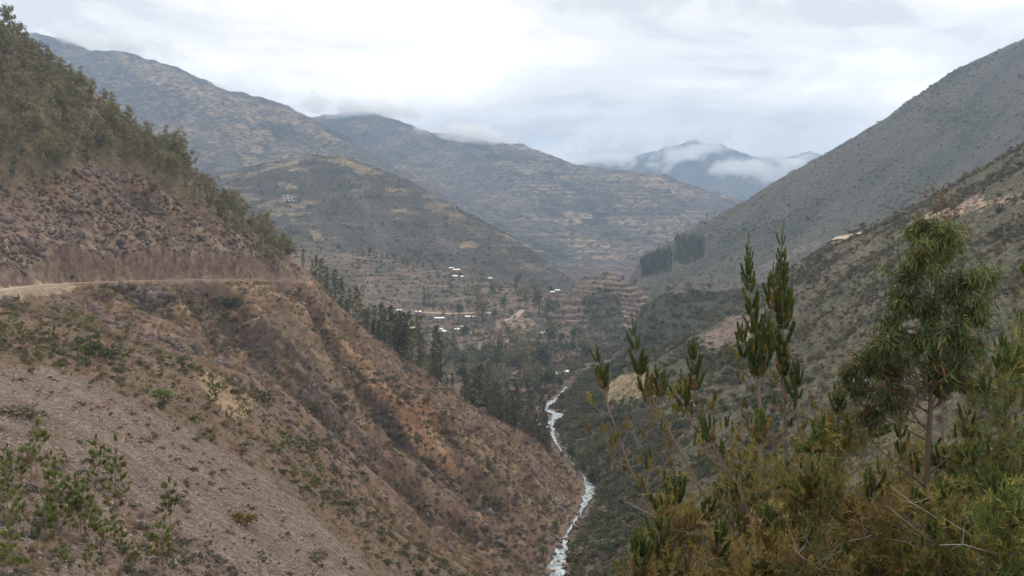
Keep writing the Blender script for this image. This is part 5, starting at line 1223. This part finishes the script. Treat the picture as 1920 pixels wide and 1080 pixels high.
class Pine:
    def __init__(self, base, label, group=None):
        self.o = thing('pine_tree', None, base, label, 'pine tree', group); self.b = np.array(base); self.n = 0; self.rest = []
    def add(self, name, mesh, p, d, s):
        if self.n >= 290: return
        self.n += 1; q = part(name, mesh, self.o); q.location = Vector(p - self.b); q.rotation_euler = aim(d); q.scale = (s,) * 3
    def stem(self, path, r0, r1, name='trunk'):
        path = np.asarray(path, float); n_ = len(path); t = np.linspace(0, 1, n_); tt = np.linspace(0, 1, n_ * 4)
        sm = np.stack([np.interp(tt, t, path[:, i]) for i in range(3)], 1)
        for _ in range(3): sm[1:-1] = (sm[:-2] + 2 * sm[1:-1] + sm[2:]) / 4
        rr = np.interp(tt, [0, 1], [r0, r1]) * (1 + .12 * np.sin(tt * 40))
        part(name, tri_mesh(name, [tube(sm - self.b, rr, 7, 0)], [M_branch]), self.o); return sm
    def top(self, sm, crown=1.1, green=1.0, lead=.34, low=None):
        """leader and its whorls of upturned shoots over the last stretch of a stem, then thinner brushes further down"""
        L = np.concatenate([[0], np.cumsum(np.linalg.norm(np.diff(sm, axis=0), axis=1))]); T = L[-1]
        at = lambda s: np.array([np.interp(T - s, L, sm[:, i]) for i in range(3)])
        ax = unit(at(0) - at(.3)); self.add('leader_shoot', CANDLE[0], at(.03), ax, lead / .34 * .9)
        s = .07; big_ = 1.15 if crown > 1.2 else 1.0
        while s < crown:
            g = s / crown; k = (4 if R3.random() < .5 else 5) if s > .15 else 3; a0 = R3.uniform(0, 6.28)
            for i in range(k):
                a = a0 + i * 6.28 / k + R3.normal(0, .25); h = np.cross(ax, [math.cos(a), math.sin(a), .1]); h = unit(h)
                dr = h * (.75 + .3 * g) + ax * .85; sc = big_ * (.55 + .75 * min(1, g * 1.6)) * R3.uniform(.75, 1.2)
                brown = R3.random() < max(0, (g - .45)) * (1.5 - green)
                self.add('shoot', (SH_B if brown else SH_G)[R3.integers(3)], at(s + R3.uniform(-.02, .02)), dr, sc)
            s += R3.uniform(.10, .15) + (.10 if R3.random() < .3 else 0)
        low = T if low is None else low
        while s < low:
            for i in range(R3.integers(2, 4)):
                a = R3.uniform(0, 6.28); h = np.array([math.cos(a), math.sin(a), R3.uniform(.2, .9)]); bl = R3.uniform(.12, .45) * (1 + .4 * (s - crown)); st = at(s); en = st + unit(h) * bl
                part('branch', tri_mesh('branch', [tube(np.array([st, (st + en) / 2 + [0, 0, -.02], en]) - self.b, [.007, .005, .003], 4, 0)], [M_branch]), self.o)
                for q in range(R3.integers(1, 4)):
                    u = R3.uniform(.55, 1); u3 = R3.random(); mesh = (SH_G if u3 < .25 * green else SH_Y if u3 < .6 else SH_B)[R3.integers(3)]
                    self.add('shoot', mesh, st * (1 - u) + en * u, unit(h) * .6 + np.array([0, 0, .8]) + R3.normal(0, .25, 3), R3.uniform(.5, .95))
            s += R3.uniform(.14, .26)
    def fill(self, ctr, rad, k, mats=(0, 1, 2)):
        """needle masses of the inner crown, joined"""
        p = ctr + rand_dirs(k, R3) * np.asarray(rad) * R3.uniform(0, 1, (k, 1)) ** .5
        self.rest.append((p, R3.choice(mats, k)))
    def done(self):
        if not self.rest: return
        ch = []
        for p, mm in self.rest:
            for m in range(3):
                q = p[mm == m]
                if not len(q): continue
                n_ = 9; c = np.repeat(q, n_, 0); ax = np.repeat(unit(np.array([0, 0, .7]) + R3.normal(0, .55, (len(q), 3))), n_, 0)
                c = c + ax * R3.uniform(-.05, .09, (len(c), 1)); ch.append(blades(c - self.b, ax + .8 * rand_dirs(len(c), R3), R3.uniform(.06, .11, len(c)), .0055, R3, m))
        f = part('needles', tri_mesh('needles', ch, [M_needle, M_needle_y, M_needle_b]), self.o); f['kind'] = 'stuff'
def foot(px, d):
    return np.array([(px - CX) / F * d, d, float(ground_at(px, d)[0]) - .1])
def P3(px, row, d):
    return np.array(world(px, row, d))
t1 = Pine(foot(1330, 14.5), 'leaning pine whose single stem bends up nearest the river, tufted at the tip')
sm = t1.stem([foot(1330, 14.5), P3(1300, 1045, 14.5), P3(1262, 993, 14.5), P3(1222, 940, 14.5), P3(1185, 890, 14.4), P3(1160, 820, 14.4), P3(1135, 745, 14.3), P3(1120, 672, 14.3)], .032, .005); t1.top(sm, .55, .8, .34, 2.2); t1.done()
t2 = Pine(foot(1385, 15.0), 'two stemmed pine with both stems bowed over and tipped by green spires')
sm = t2.stem([foot(1385, 15.0), P3(1372, 985, 15), P3(1345, 965, 15), P3(1305, 905, 15), P3(1262, 820, 15), P3(1225, 765, 15), P3(1205, 735, 15), P3(1196, 680, 15), P3(1186, 620, 15)], .035, .005); t2.top(sm, .95, 1.0, .34, 2.4)
sm = t2.stem([P3(1375, 978, 15), P3(1374, 905, 15.1), P3(1345, 850, 15.1), P3(1315, 800, 15.2), P3(1302, 740, 15.2), P3(1299, 650, 15.2)], .025, .005, 'stem'); t2.top(sm, .8, 1.0, .34, 2.2)
sm = t2.stem([P3(1250, 800, 15), P3(1240, 760, 14.9), P3(1235, 705, 14.9)], .010, .004, 'stem'); t2.top(sm, .4, .8, .3, .6)
sm = t2.stem([P3(1325, 820, 15.2), P3(1290, 790, 15.2), P3(1278, 720, 15.2)], .010, .004, 'stem'); t2.top(sm, .4, 1.0, .3, .6); t2.done()
t3 = Pine(foot(1432, 16.0), 'upright pine with a forked lower crown, second tallest of the dark green spires')
sm = t3.stem([foot(1432, 16.0), P3(1430, 960, 16), P3(1428, 850, 16), P3(1424, 740, 16), P3(1416, 640, 16), P3(1407, 550, 16), P3(1402, 470, 16)], .040, .005); t3.top(sm, 1.9, 1.1, .36, 4.4)
sm = t3.stem([P3(1428, 730, 16), P3(1436, 680, 15.9), P3(1437, 600, 15.9)], .012, .004, 'stem'); t3.top(sm, .6, .9, .34, .95)
sm = t3.stem([P3(1428, 760, 16), P3(1395, 690, 16.2), P3(1391, 620, 16.2)], .012, .004, 'stem'); t3.top(sm, .5, .8, .3, .9); t3.done()
t4 = Pine(foot(1478, 16.6), 'tallest dark green pine spire beside the forked pine')
sm = t4.stem([foot(1478, 16.6), P3(1476, 960, 16.6), P3(1472, 820, 16.6), P3(1469, 700, 16.6), P3(1467, 560, 16.6), P3(1465, 452, 16.6)], .040, .005); t4.top(sm, 2.1, 1.15, .4, 4.6)
sm = t4.stem([P3(1472, 650, 16.6), P3(1450, 600, 16.5), P3(1448, 520, 16.5)], .011, .004, 'stem'); t4.top(sm, .55, 1.1, .34, .8)
sm = t4.stem([P3(1474, 900, 16.6), P3(1498, 820, 16.5), P3(1492, 690, 16.5)], .014, .004, 'stem'); t4.top(sm, .7, .9, .3, 1.5); t4.done()
t5 = Pine(foot(1440, 13.6), 'half bare yellowing pine with a grey forked stem in front of the spires')
sm = t5.stem([foot(1440, 13.6), P3(1420, 1000, 13.6), P3(1380, 905, 13.6), P3(1390, 890, 13.6), P3(1425, 835, 13.6), P3(1432, 790, 13.6)], .030, .006); t5.top(sm, .3, .4, .25, 2.2)
sm = t5.stem([P3(1380, 905, 13.6), P3(1345, 850, 13.7), P3(1325, 800, 13.7)], .016, .006, 'stem'); t5.top(sm, .25, .4, .25, .9); t5.fill(P3(1420, 900, 13.6), (.5, .4, .7), 170, (1, 1, 2)); t5.done()
def bushy_pine(base_px, d, top_px, top_row, spread, label, k, mats, green, group=None, leaders=4, n_lead_low=1.6):
    b = foot(base_px, d); t = Pine(b, label, group); tp = P3(top_px, top_row, d)
    sm = t.stem([b, b * .6 + tp * .4 + R3.normal(0, .06, 3), b * .25 + tp * .75 + R3.normal(0, .05, 3), tp], .04, .006); t.top(sm, .5, green, .28, n_lead_low + .5)
    H = tp[2] - b[2]
    for q in range(leaders):
        u = R3.uniform(.25, .8); st = b * (1 - u) + tp * u; a = R3.uniform(0, 6.28); rr = spread * R3.uniform(.45, 1.0)
        en = st + np.array([math.cos(a) * rr, math.sin(a) * rr * .8, rr * R3.uniform(.4, 1.0)]); md = st * .45 + en * .55 + np.array([math.cos(a), math.sin(a), -.4]) * .08
        s2 = t.stem([st, md, en], .014, .004, 'branch'); t.top(s2, .3, green, .22, .9)
        t.fill(st * .45 + en * .55, (.36, .36, .34), int(k * 2.6) // (leaders + 2), mats)
    for q in range(9):
        u = R3.uniform(.05, .8); st = b * (1 - u) + tp * u; a = R3.uniform(0, 6.28); rr = spread * R3.uniform(.6, 1.5); en = st + np.array([math.cos(a) * rr, math.sin(a) * rr * .6 - .1, rr * R3.uniform(-.1, .9)])
        md = (st + en) * .5 + R3.normal(0, .05, 3); part('bare_branch', tri_mesh('bare_branch', [tube(np.array([st, md, en]) - b, [.011, .008, .003], 4, 0)] + [tube(np.array([md, md + R3.normal(0, .14, 3) + [0, 0, .1]]) - b, [.005, .002], 3, 0) for _ in range(3)], [M_twig]), t.o)
    t.fill(b * .4 + tp * .6, (spread * .75, spread * .7, H * .45), int(k * 1.7), mats); t.done()
bushy_pine(1300,13.2,1265,905,.55,'low orange brown pine with one dark green tip below the leaning pine',170,(2,2,1),.5)
bushy_pine(1240,12.6,1235,985,.45,'rusty yellow pine top at the lower edge nearest the river',150,(2,1,2),.1)
bushy_pine(1355,12.4,1352,985,.5,'orange brown pine low in front of the two stemmed pine',160,(2,1,2),.2)
bushy_pine(1445,12.0,1440,960,.55,'brown pine low in front of the forked pine',190,(2,2,1),.2)
bushy_pine(1530,13.5,1540,800,.6,'brown and yellow pine between the spires and the eucalyptus trunk',240,(2,1,0),.5)
bushy_pine(1580,15.5,1572,735,.55,'yellow green pine just beside the hanging eucalyptus leaves',220,(1,0,2),.9)
bushy_pine(1640,12.8,1650,880,.6,'brown pine in front of the eucalyptus trunk on its river side',240,(2,2,1),.4)
bushy_pine(1700,16.5,1690,790,.6,'yellowing pine behind the eucalyptus trunk',220,(1,2,0),.7)
bushy_pine(1830,15.5,1815,770,.6,'yellow green pine beside the trunk of the eucalyptus, away from the river',260,(1,0,1),.9)
bushy_pine(1890,14.0,1880,640,.7,'tall bushy yellow green pine at the edge of the view',330,(1,0,0),1.1,None,6)
bushy_pine(1770,12.2,1775,905,.55,'dull olive pine at the foot of the eucalyptus',240,(0,1,2),.8)
bushy_pine(1880,11.5,1870,900,.6,'bright green leafy pine in the corner below the bushy yellow pine',280,(0,0,1),1.2)
bushy_pine(1935,17.0,1930,490,.5,'dark pine half out of view beside the eucalyptus crown',260,(0,0,1),1.2,None,5)
bushy_pine(1520,11.6,1510,990,.5,'dark brown pine lowest among the yellowing pines',180,(2,2,0),.3)

bushy_pine(1195,12.0,1205,1010,.4,'lowest ochre pine mass beside the river gap at the lower edge',140,(2,1,2),.2)
bushy_pine(1400,14.2,1395,870,.55,'olive ochre pine between the bowed stems and the forked pine',210,(1,2,0),.5)
bushy_pine(1490,14.6,1500,850,.55,'yellow olive pine at the foot of the tallest spire',220,(1,1,0),.6)
# ------------------------------------------------------------------ eucalyptus sapling
M_leaf_g = leaf_material('eucalyptus_leaf_green', [(0, (.048, .07, .026)), (.5, (.09, .125, .042)), (1, (.16, .195, .06))], .3, .6, rough=.45)
M_leaf_t = leaf_material('eucalyptus_leaf_tip', [(0, (.12, .13, .035)), (.5, (.19, .18, .05)), (1, (.27, .20, .06))], .35, .6, rough=.45)
M_leaf_r = leaf_material('eucalyptus_leaf_red', [(0, (.11, .045, .028)), (.5, (.18, .065, .04)), (1, (.20, .11, .06))], .3, .6)
M_eubark = plain_material('eucalyptus_bark', (.105, .075, .06), scale=22, bump=.004)
DE = 14.6; eb = foot(1745, DE)
eu = thing('eucalyptus_sapling', None, eb, 'young eucalyptus with a dense crown of drooping leaves on a slim bare trunk', 'tree')
tp_ = np.array([eb, P3(1742, 980, DE), P3(1738, 880, DE), P3(1744, 790, DE), P3(1746, 700, DE), P3(1752, 600, DE), P3(1757, 500, DE), P3(1760, 425, DE)])
part('trunk', tri_mesh('trunk', [tube(tp_ - eb, [.046, .042, .037, .033, .025, .018, .011, .004], 9, 0)], [M_eubark]), eu)
def crown_c(row):
    return np.interp(row, [415, 450, 500, 560, 620, 680, 740, 800], [1758, 1760, 1765, 1758, 1742, 1728, 1712, 1650]), np.interp(row, [415, 440, 480, 540, 600, 660, 720, 770, 800], [36, 58, 74, 88, 106, 124, 118, 80, 40])
leafs, twigs = [], []
CL = [(1740,440,26),(1772,440,28),(1798,470,30),(1722,475,30),(1760,490,36),(1708,525,32),(1812,530,34),(1768,545,40),(1695,572,34),(1738,585,40),(1806,592,34),(1675,618,36),(1650,650,32),(1718,645,42),(1778,640,40),(1632,692,34),(1685,700,42),(1738,705,38),(1796,685,34),(1838,655,20),(1612,732,28),(1655,755,32),(1706,752,30),(1640,785,22),(1600,700,16),(1768,735,26),(1812,722,20),(1750,425,18)]
for (cx0, cy0, cr) in CL:
    cr = cr * 1.15
    ctr = P3(cx0, cy0, DE) + np.array([0, R3.uniform(-1, 1) * cr * 1.6 / F * DE, 0]); zt_ = ctr[2] - R3.uniform(.1, .35)
    st = np.array([np.interp(zt_, tp_[:, 2], tp_[:, i]) for i in range(3)])
    if st[2] < P3(0, 800, DE)[2]: st[2] = P3(0, 800, DE)[2]; st[:2] = tp_[3][:2]
    twigs.append((st, st * .5 + ctr * .5 + np.array([0, 0, .06]), ctr, 1.0))
    for q in range(int(cr / 1.6)):
        e = ctr + rand_dirs(1, R3)[0] * cr / F * DE * R3.uniform(.4, 1.3); twigs.append((ctr, (ctr + e) * .5 + np.array([0, 0, .02]), e, .1))
        k = R3.integers(24, 38); u = R3.uniform(.1, 1.15, k)[:, None]; p0 = (ctr * (1 - u) + e * u) + np.array([0, 0, .05]) + R3.normal(0, .035, (k, 3))
        dr = np.array([0, 0, -.7]) + R3.normal(0, .55, (k, 3)) + .3 * (e - ctr) / (np.linalg.norm(e - ctr) + .01)
        kind = np.zeros(k, int); kind[R3.random(k) < (.40 if cy0 < 520 else .15)] = 1; kind[R3.random(k) < np.clip((cy0 - 640) / 400, 0, .2)] = 2
        leafs.append(np.concatenate([p0, unit(dr), kind[:, None]], 1))
leafs = np.concatenate(leafs)
for i, (st, md, e, rr) in enumerate(twigs):
    part('branch', tri_mesh('branch', [tube(np.array([st, md, e]) - eb, [.010 * rr + .003, .006, .003], 4, 0)], [M_eubark]), eu)
for pts_ in ([P3(1744, 812, DE), P3(1722, 790, DE), P3(1700, 755, DE), P3(1690, 700, DE)], [P3(1742, 828, DE), P3(1718, 815, DE), P3(1690, 800, DE), P3(1665, 775, DE)], [P3(1740, 890, DE), P3(1770, 865, DE), P3(1810, 845, DE)], [P3(1738, 915, DE), P3(1700, 885, DE), P3(1640, 835, DE)], [eb + [0, 0, .35], P3(1725, 1030, DE), P3(1712, 985, DE), P3(1718, 955, DE)], [eb + [0, 0, .25], P3(1765, 1060, DE), P3(1790, 1085, DE)]):
    part('branch', tri_mesh('branch', [tube(np.array(pts_) - eb, np.linspace(.016, .006, len(pts_)), 6, 0)], [M_eubark]), eu)
def leaf_mesh(seed, mat):
    r = np.random.default_rng(seed); n_ = 6; t = np.linspace(0, 1, n_); L = .145; w = .0092 * np.sin(np.pi * np.clip(t * .95 + .03, 0, 1)) ** .8; cx_ = .02 * np.sin(t * 2.2) * r.choice([-1, 1]); bendz = .02 * t ** 2
    v = np.concatenate([np.stack([t * L, cx_ - w, bendz + .003], 1), np.stack([t * L, cx_, bendz], 1), np.stack([t * L, cx_ + w, bendz + .003], 1)])
    f = [(i, i + 1, n_ + i + 1, n_ + i) for i in range(n_ - 1)] + [(n_ + i, n_ + i + 1, 2 * n_ + i + 1, 2 * n_ + i) for i in range(n_ - 1)]
    return tri_mesh('leaf', [(v, np.array(f), 0, r.uniform(0, 1))], [mat])
LM = [[leaf_mesh(s + 10 * k, m) for s in range(3)] for k, m in enumerate((M_leaf_g, M_leaf_t, M_leaf_r))]
order = np.argsort(leafs[:, 1])              # the ones on the viewer's side of the crown are single leaves
for i in order[:300]:
    l = leafs[i]; q = part('leaf', LM[int(l[6])][R3.integers(3)], eu); q.location = Vector(l[:3] - eb)
    x = Vector(l[3:6]); e_ = aim(x, Vector(R3.normal(size=3))); q.rotation_euler = e_; q.scale = (R3.uniform(.75, 1.2),) * 3
rest = leafs[order[300:]]; ch = []
for k in range(3):
    q = rest[rest[:, 6] == k]
    if len(q): ch.append(blades(q[:, :3] - eb, q[:, 3:6], R3.uniform(.09, .155, len(q)), .0095, R3, k, bend=.15))
f_ = part('foliage', tri_mesh('foliage', ch, [M_leaf_g, M_leaf_t, M_leaf_r]), eu); f_['kind'] = 'stuff'
# withered plant whose brown head shows over the eucalyptus
M_wither = leaf_material('withered_leaves', [(0, (.06, .03, .02)), (.5, (.11, .055, .035)), (1, (.15, .085, .05))], .2, .5)
wb = foot(1768, 17.2); wtp = P3(1764, 352, 17.2)
wt_ = thing('withered_sapling', None, wb, 'thin withered sapling whose brown seed head rises behind the eucalyptus crown', 'dead tree')
part('trunk', tri_mesh('trunk', [tube(np.array([wb, P3(1768, 700, 17.2), P3(1766, 450, 17.2), wtp]) - wb, [.03, .02, .012, .005], 6, 0)], [M_branch]), wt_)
ch, br = [], []
for q in range(16):
    row = R3.uniform(350, 425); e = P3(1764 + R3.normal(0, 14 if row < 400 else 10), row, 17.2) + np.array([0, R3.normal(0, .09), 0]); st = P3(1765, row + 22, 17.2); br.append(tube(np.array([st, e]) - wb, [.005, .003], 3, 0))
    k = 16; ch.append(blades(e - wb + R3.normal(0, .035, (k, 3)), np.array([0, 0, -.5]) + R3.normal(0, .7, (k, 3)), R3.uniform(.04, .09, k), .011, R3, 0))
part('branch', tri_mesh('branch', br, [M_branch]), wt_); part('crown', tri_mesh('crown', ch, [M_wither]), wt_)
# low growth under the near trees
UG = [source(bush_mesh('bush', s, m, 200, .2, .05)) for s, m in ((201, M_needle_b), (202, M_needle_y), (203, M_brush), (204, M_needle))]
p = scatter(700, (D > 6) * (D < 30) * (X > .6) , R3); stuff('undergrowth', p, UG, R3.uniform(.25, .7, p.shape[1]), R3)

# ------------------------------------------------------------------ cloud caught on the mountain tops
def cloud_material(name, dens, seed):
    m, t, o = new_mat(name); tc_ = N(t, 'ShaderNodeTexCoord'); g = N(t, 'ShaderNodeNewGeometry')
    ln = N(t, 'ShaderNodeVectorMath', operation='LENGTH'); link(t, tc_, 'Object', ln, 0)
    nz_ = N(t, 'ShaderNodeTexNoise', i_Scale=.0085, i_Detail=6.0, i_Roughness=.6); mp = N(t, 'ShaderNodeMapping'); mp.inputs['Location'].default_value = (seed * 331.0, seed * 77.0, seed * 13.0); mp.inputs['Scale'].default_value = (1, .6, 1.5); link(t, g, 'Position', mp, 0); link(t, mp, 0, nz_, 'Vector')
    s = MATH(t, 'SUBTRACT', MATH(t, 'MULTIPLY', MATH(t, 'SUBTRACT', nz_.outputs[0], None, None, .5), None, None, 3.4), MATH(t, 'SUBTRACT', MATH(t, 'MULTIPLY', ln.outputs['Value'], None, None, 1.5), None, None, .75))
    dn = MATH(t, 'MULTIPLY', MATH(t, 'MINIMUM', MATH(t, 'MAXIMUM', s, None, None, 0.0), None, None, 1.0), None, None, dens)
    v = N(t, 'ShaderNodeVolumePrincipled'); v.inputs['Color'].default_value = (.97, .98, 1, 1); v.inputs['Anisotropy'].default_value = .2; t.links.new(dn, v.inputs['Density']); t.links.new(v.outputs[0], o.inputs['Volume'])
    return m
def cloud(px, row, d, wpx, hpx, depth, label, dens, seed, tilt=0.0):
    me = bpy.data.meshes.new('cloud'); import bmesh
    bm = bmesh.new(); bmesh.ops.create_icosphere(bm, subdivisions=3, radius=1.0); bm.to_mesh(me); bm.free(); me.materials.append(cloud_material('cloud_vapour', dens, seed))
    o = thing('cloud', me, world(px, row, d), label, 'cloud', 'low clouds on the mountain tops', (0, tilt, 0), (wpx / F * d / 2, depth, hpx / F * d / 2)); return o
cloud(1170, 268, 6400, 440, 120, 400, 'wide grey cloud bank over the ridge beside the far peak', .010, 1)
cloud(1400, 318, 5400, 260, 80, 260, 'torn white cloud drifting across the foot of the far peak', .02, 2, .15)
cloud(1260, 300, 5500, 200, 70, 220, 'small white cloud on the near shoulder of the far peak', .02, 3, -.3)
cloud(1480, 318, 5300, 190, 90, 240, 'white cloud where the far peak meets the long mountain', .02, 4, -.2)
cloud(1360, 240, 6900, 420, 80, 300, 'cloud cap wrapped round the summit of the far peak', .010, 9)
cloud(880, 252, 3830, 380, 84, 170, 'white wisp lying on the crest of the terraced mountain', .03, 5, .12)
cloud(1010, 290, 3720, 200, 40, 160, 'pale cloud trailing down the far end of the terraced mountain', .02, 10, .25)
cloud(655, 202, 4080, 420, 92, 220, 'grey cloud resting in the gap between the two great mountains', .03, 6, .1)
cloud(200, 72, 3450, 560, 110, 220, 'long cloud on the summit of the great mountain', .028, 7, .1)
cloud(415, 164, 3170, 150, 50, 120, 'small wisp on the falling crest of the great mountain', .03, 8, .4)
cloud(1325, 282, 6300, 190, 54, 240, 'broken white cloud across the upper face of the far peak', .02, 12, -.1)
cloud(1440, 292, 6200, 170, 50, 240, 'pale cloud in the dip east of the far summit', .02, 13, .1)
cloud(1130, 300, 5600, 260, 60, 260, 'low white cloud behind the end of the terraced mountain', .02, 14)
cloud(1290, 258, 6500, 330, 72, 260, 'grey cloud shrouding the western side of the far summit', .016, 15)
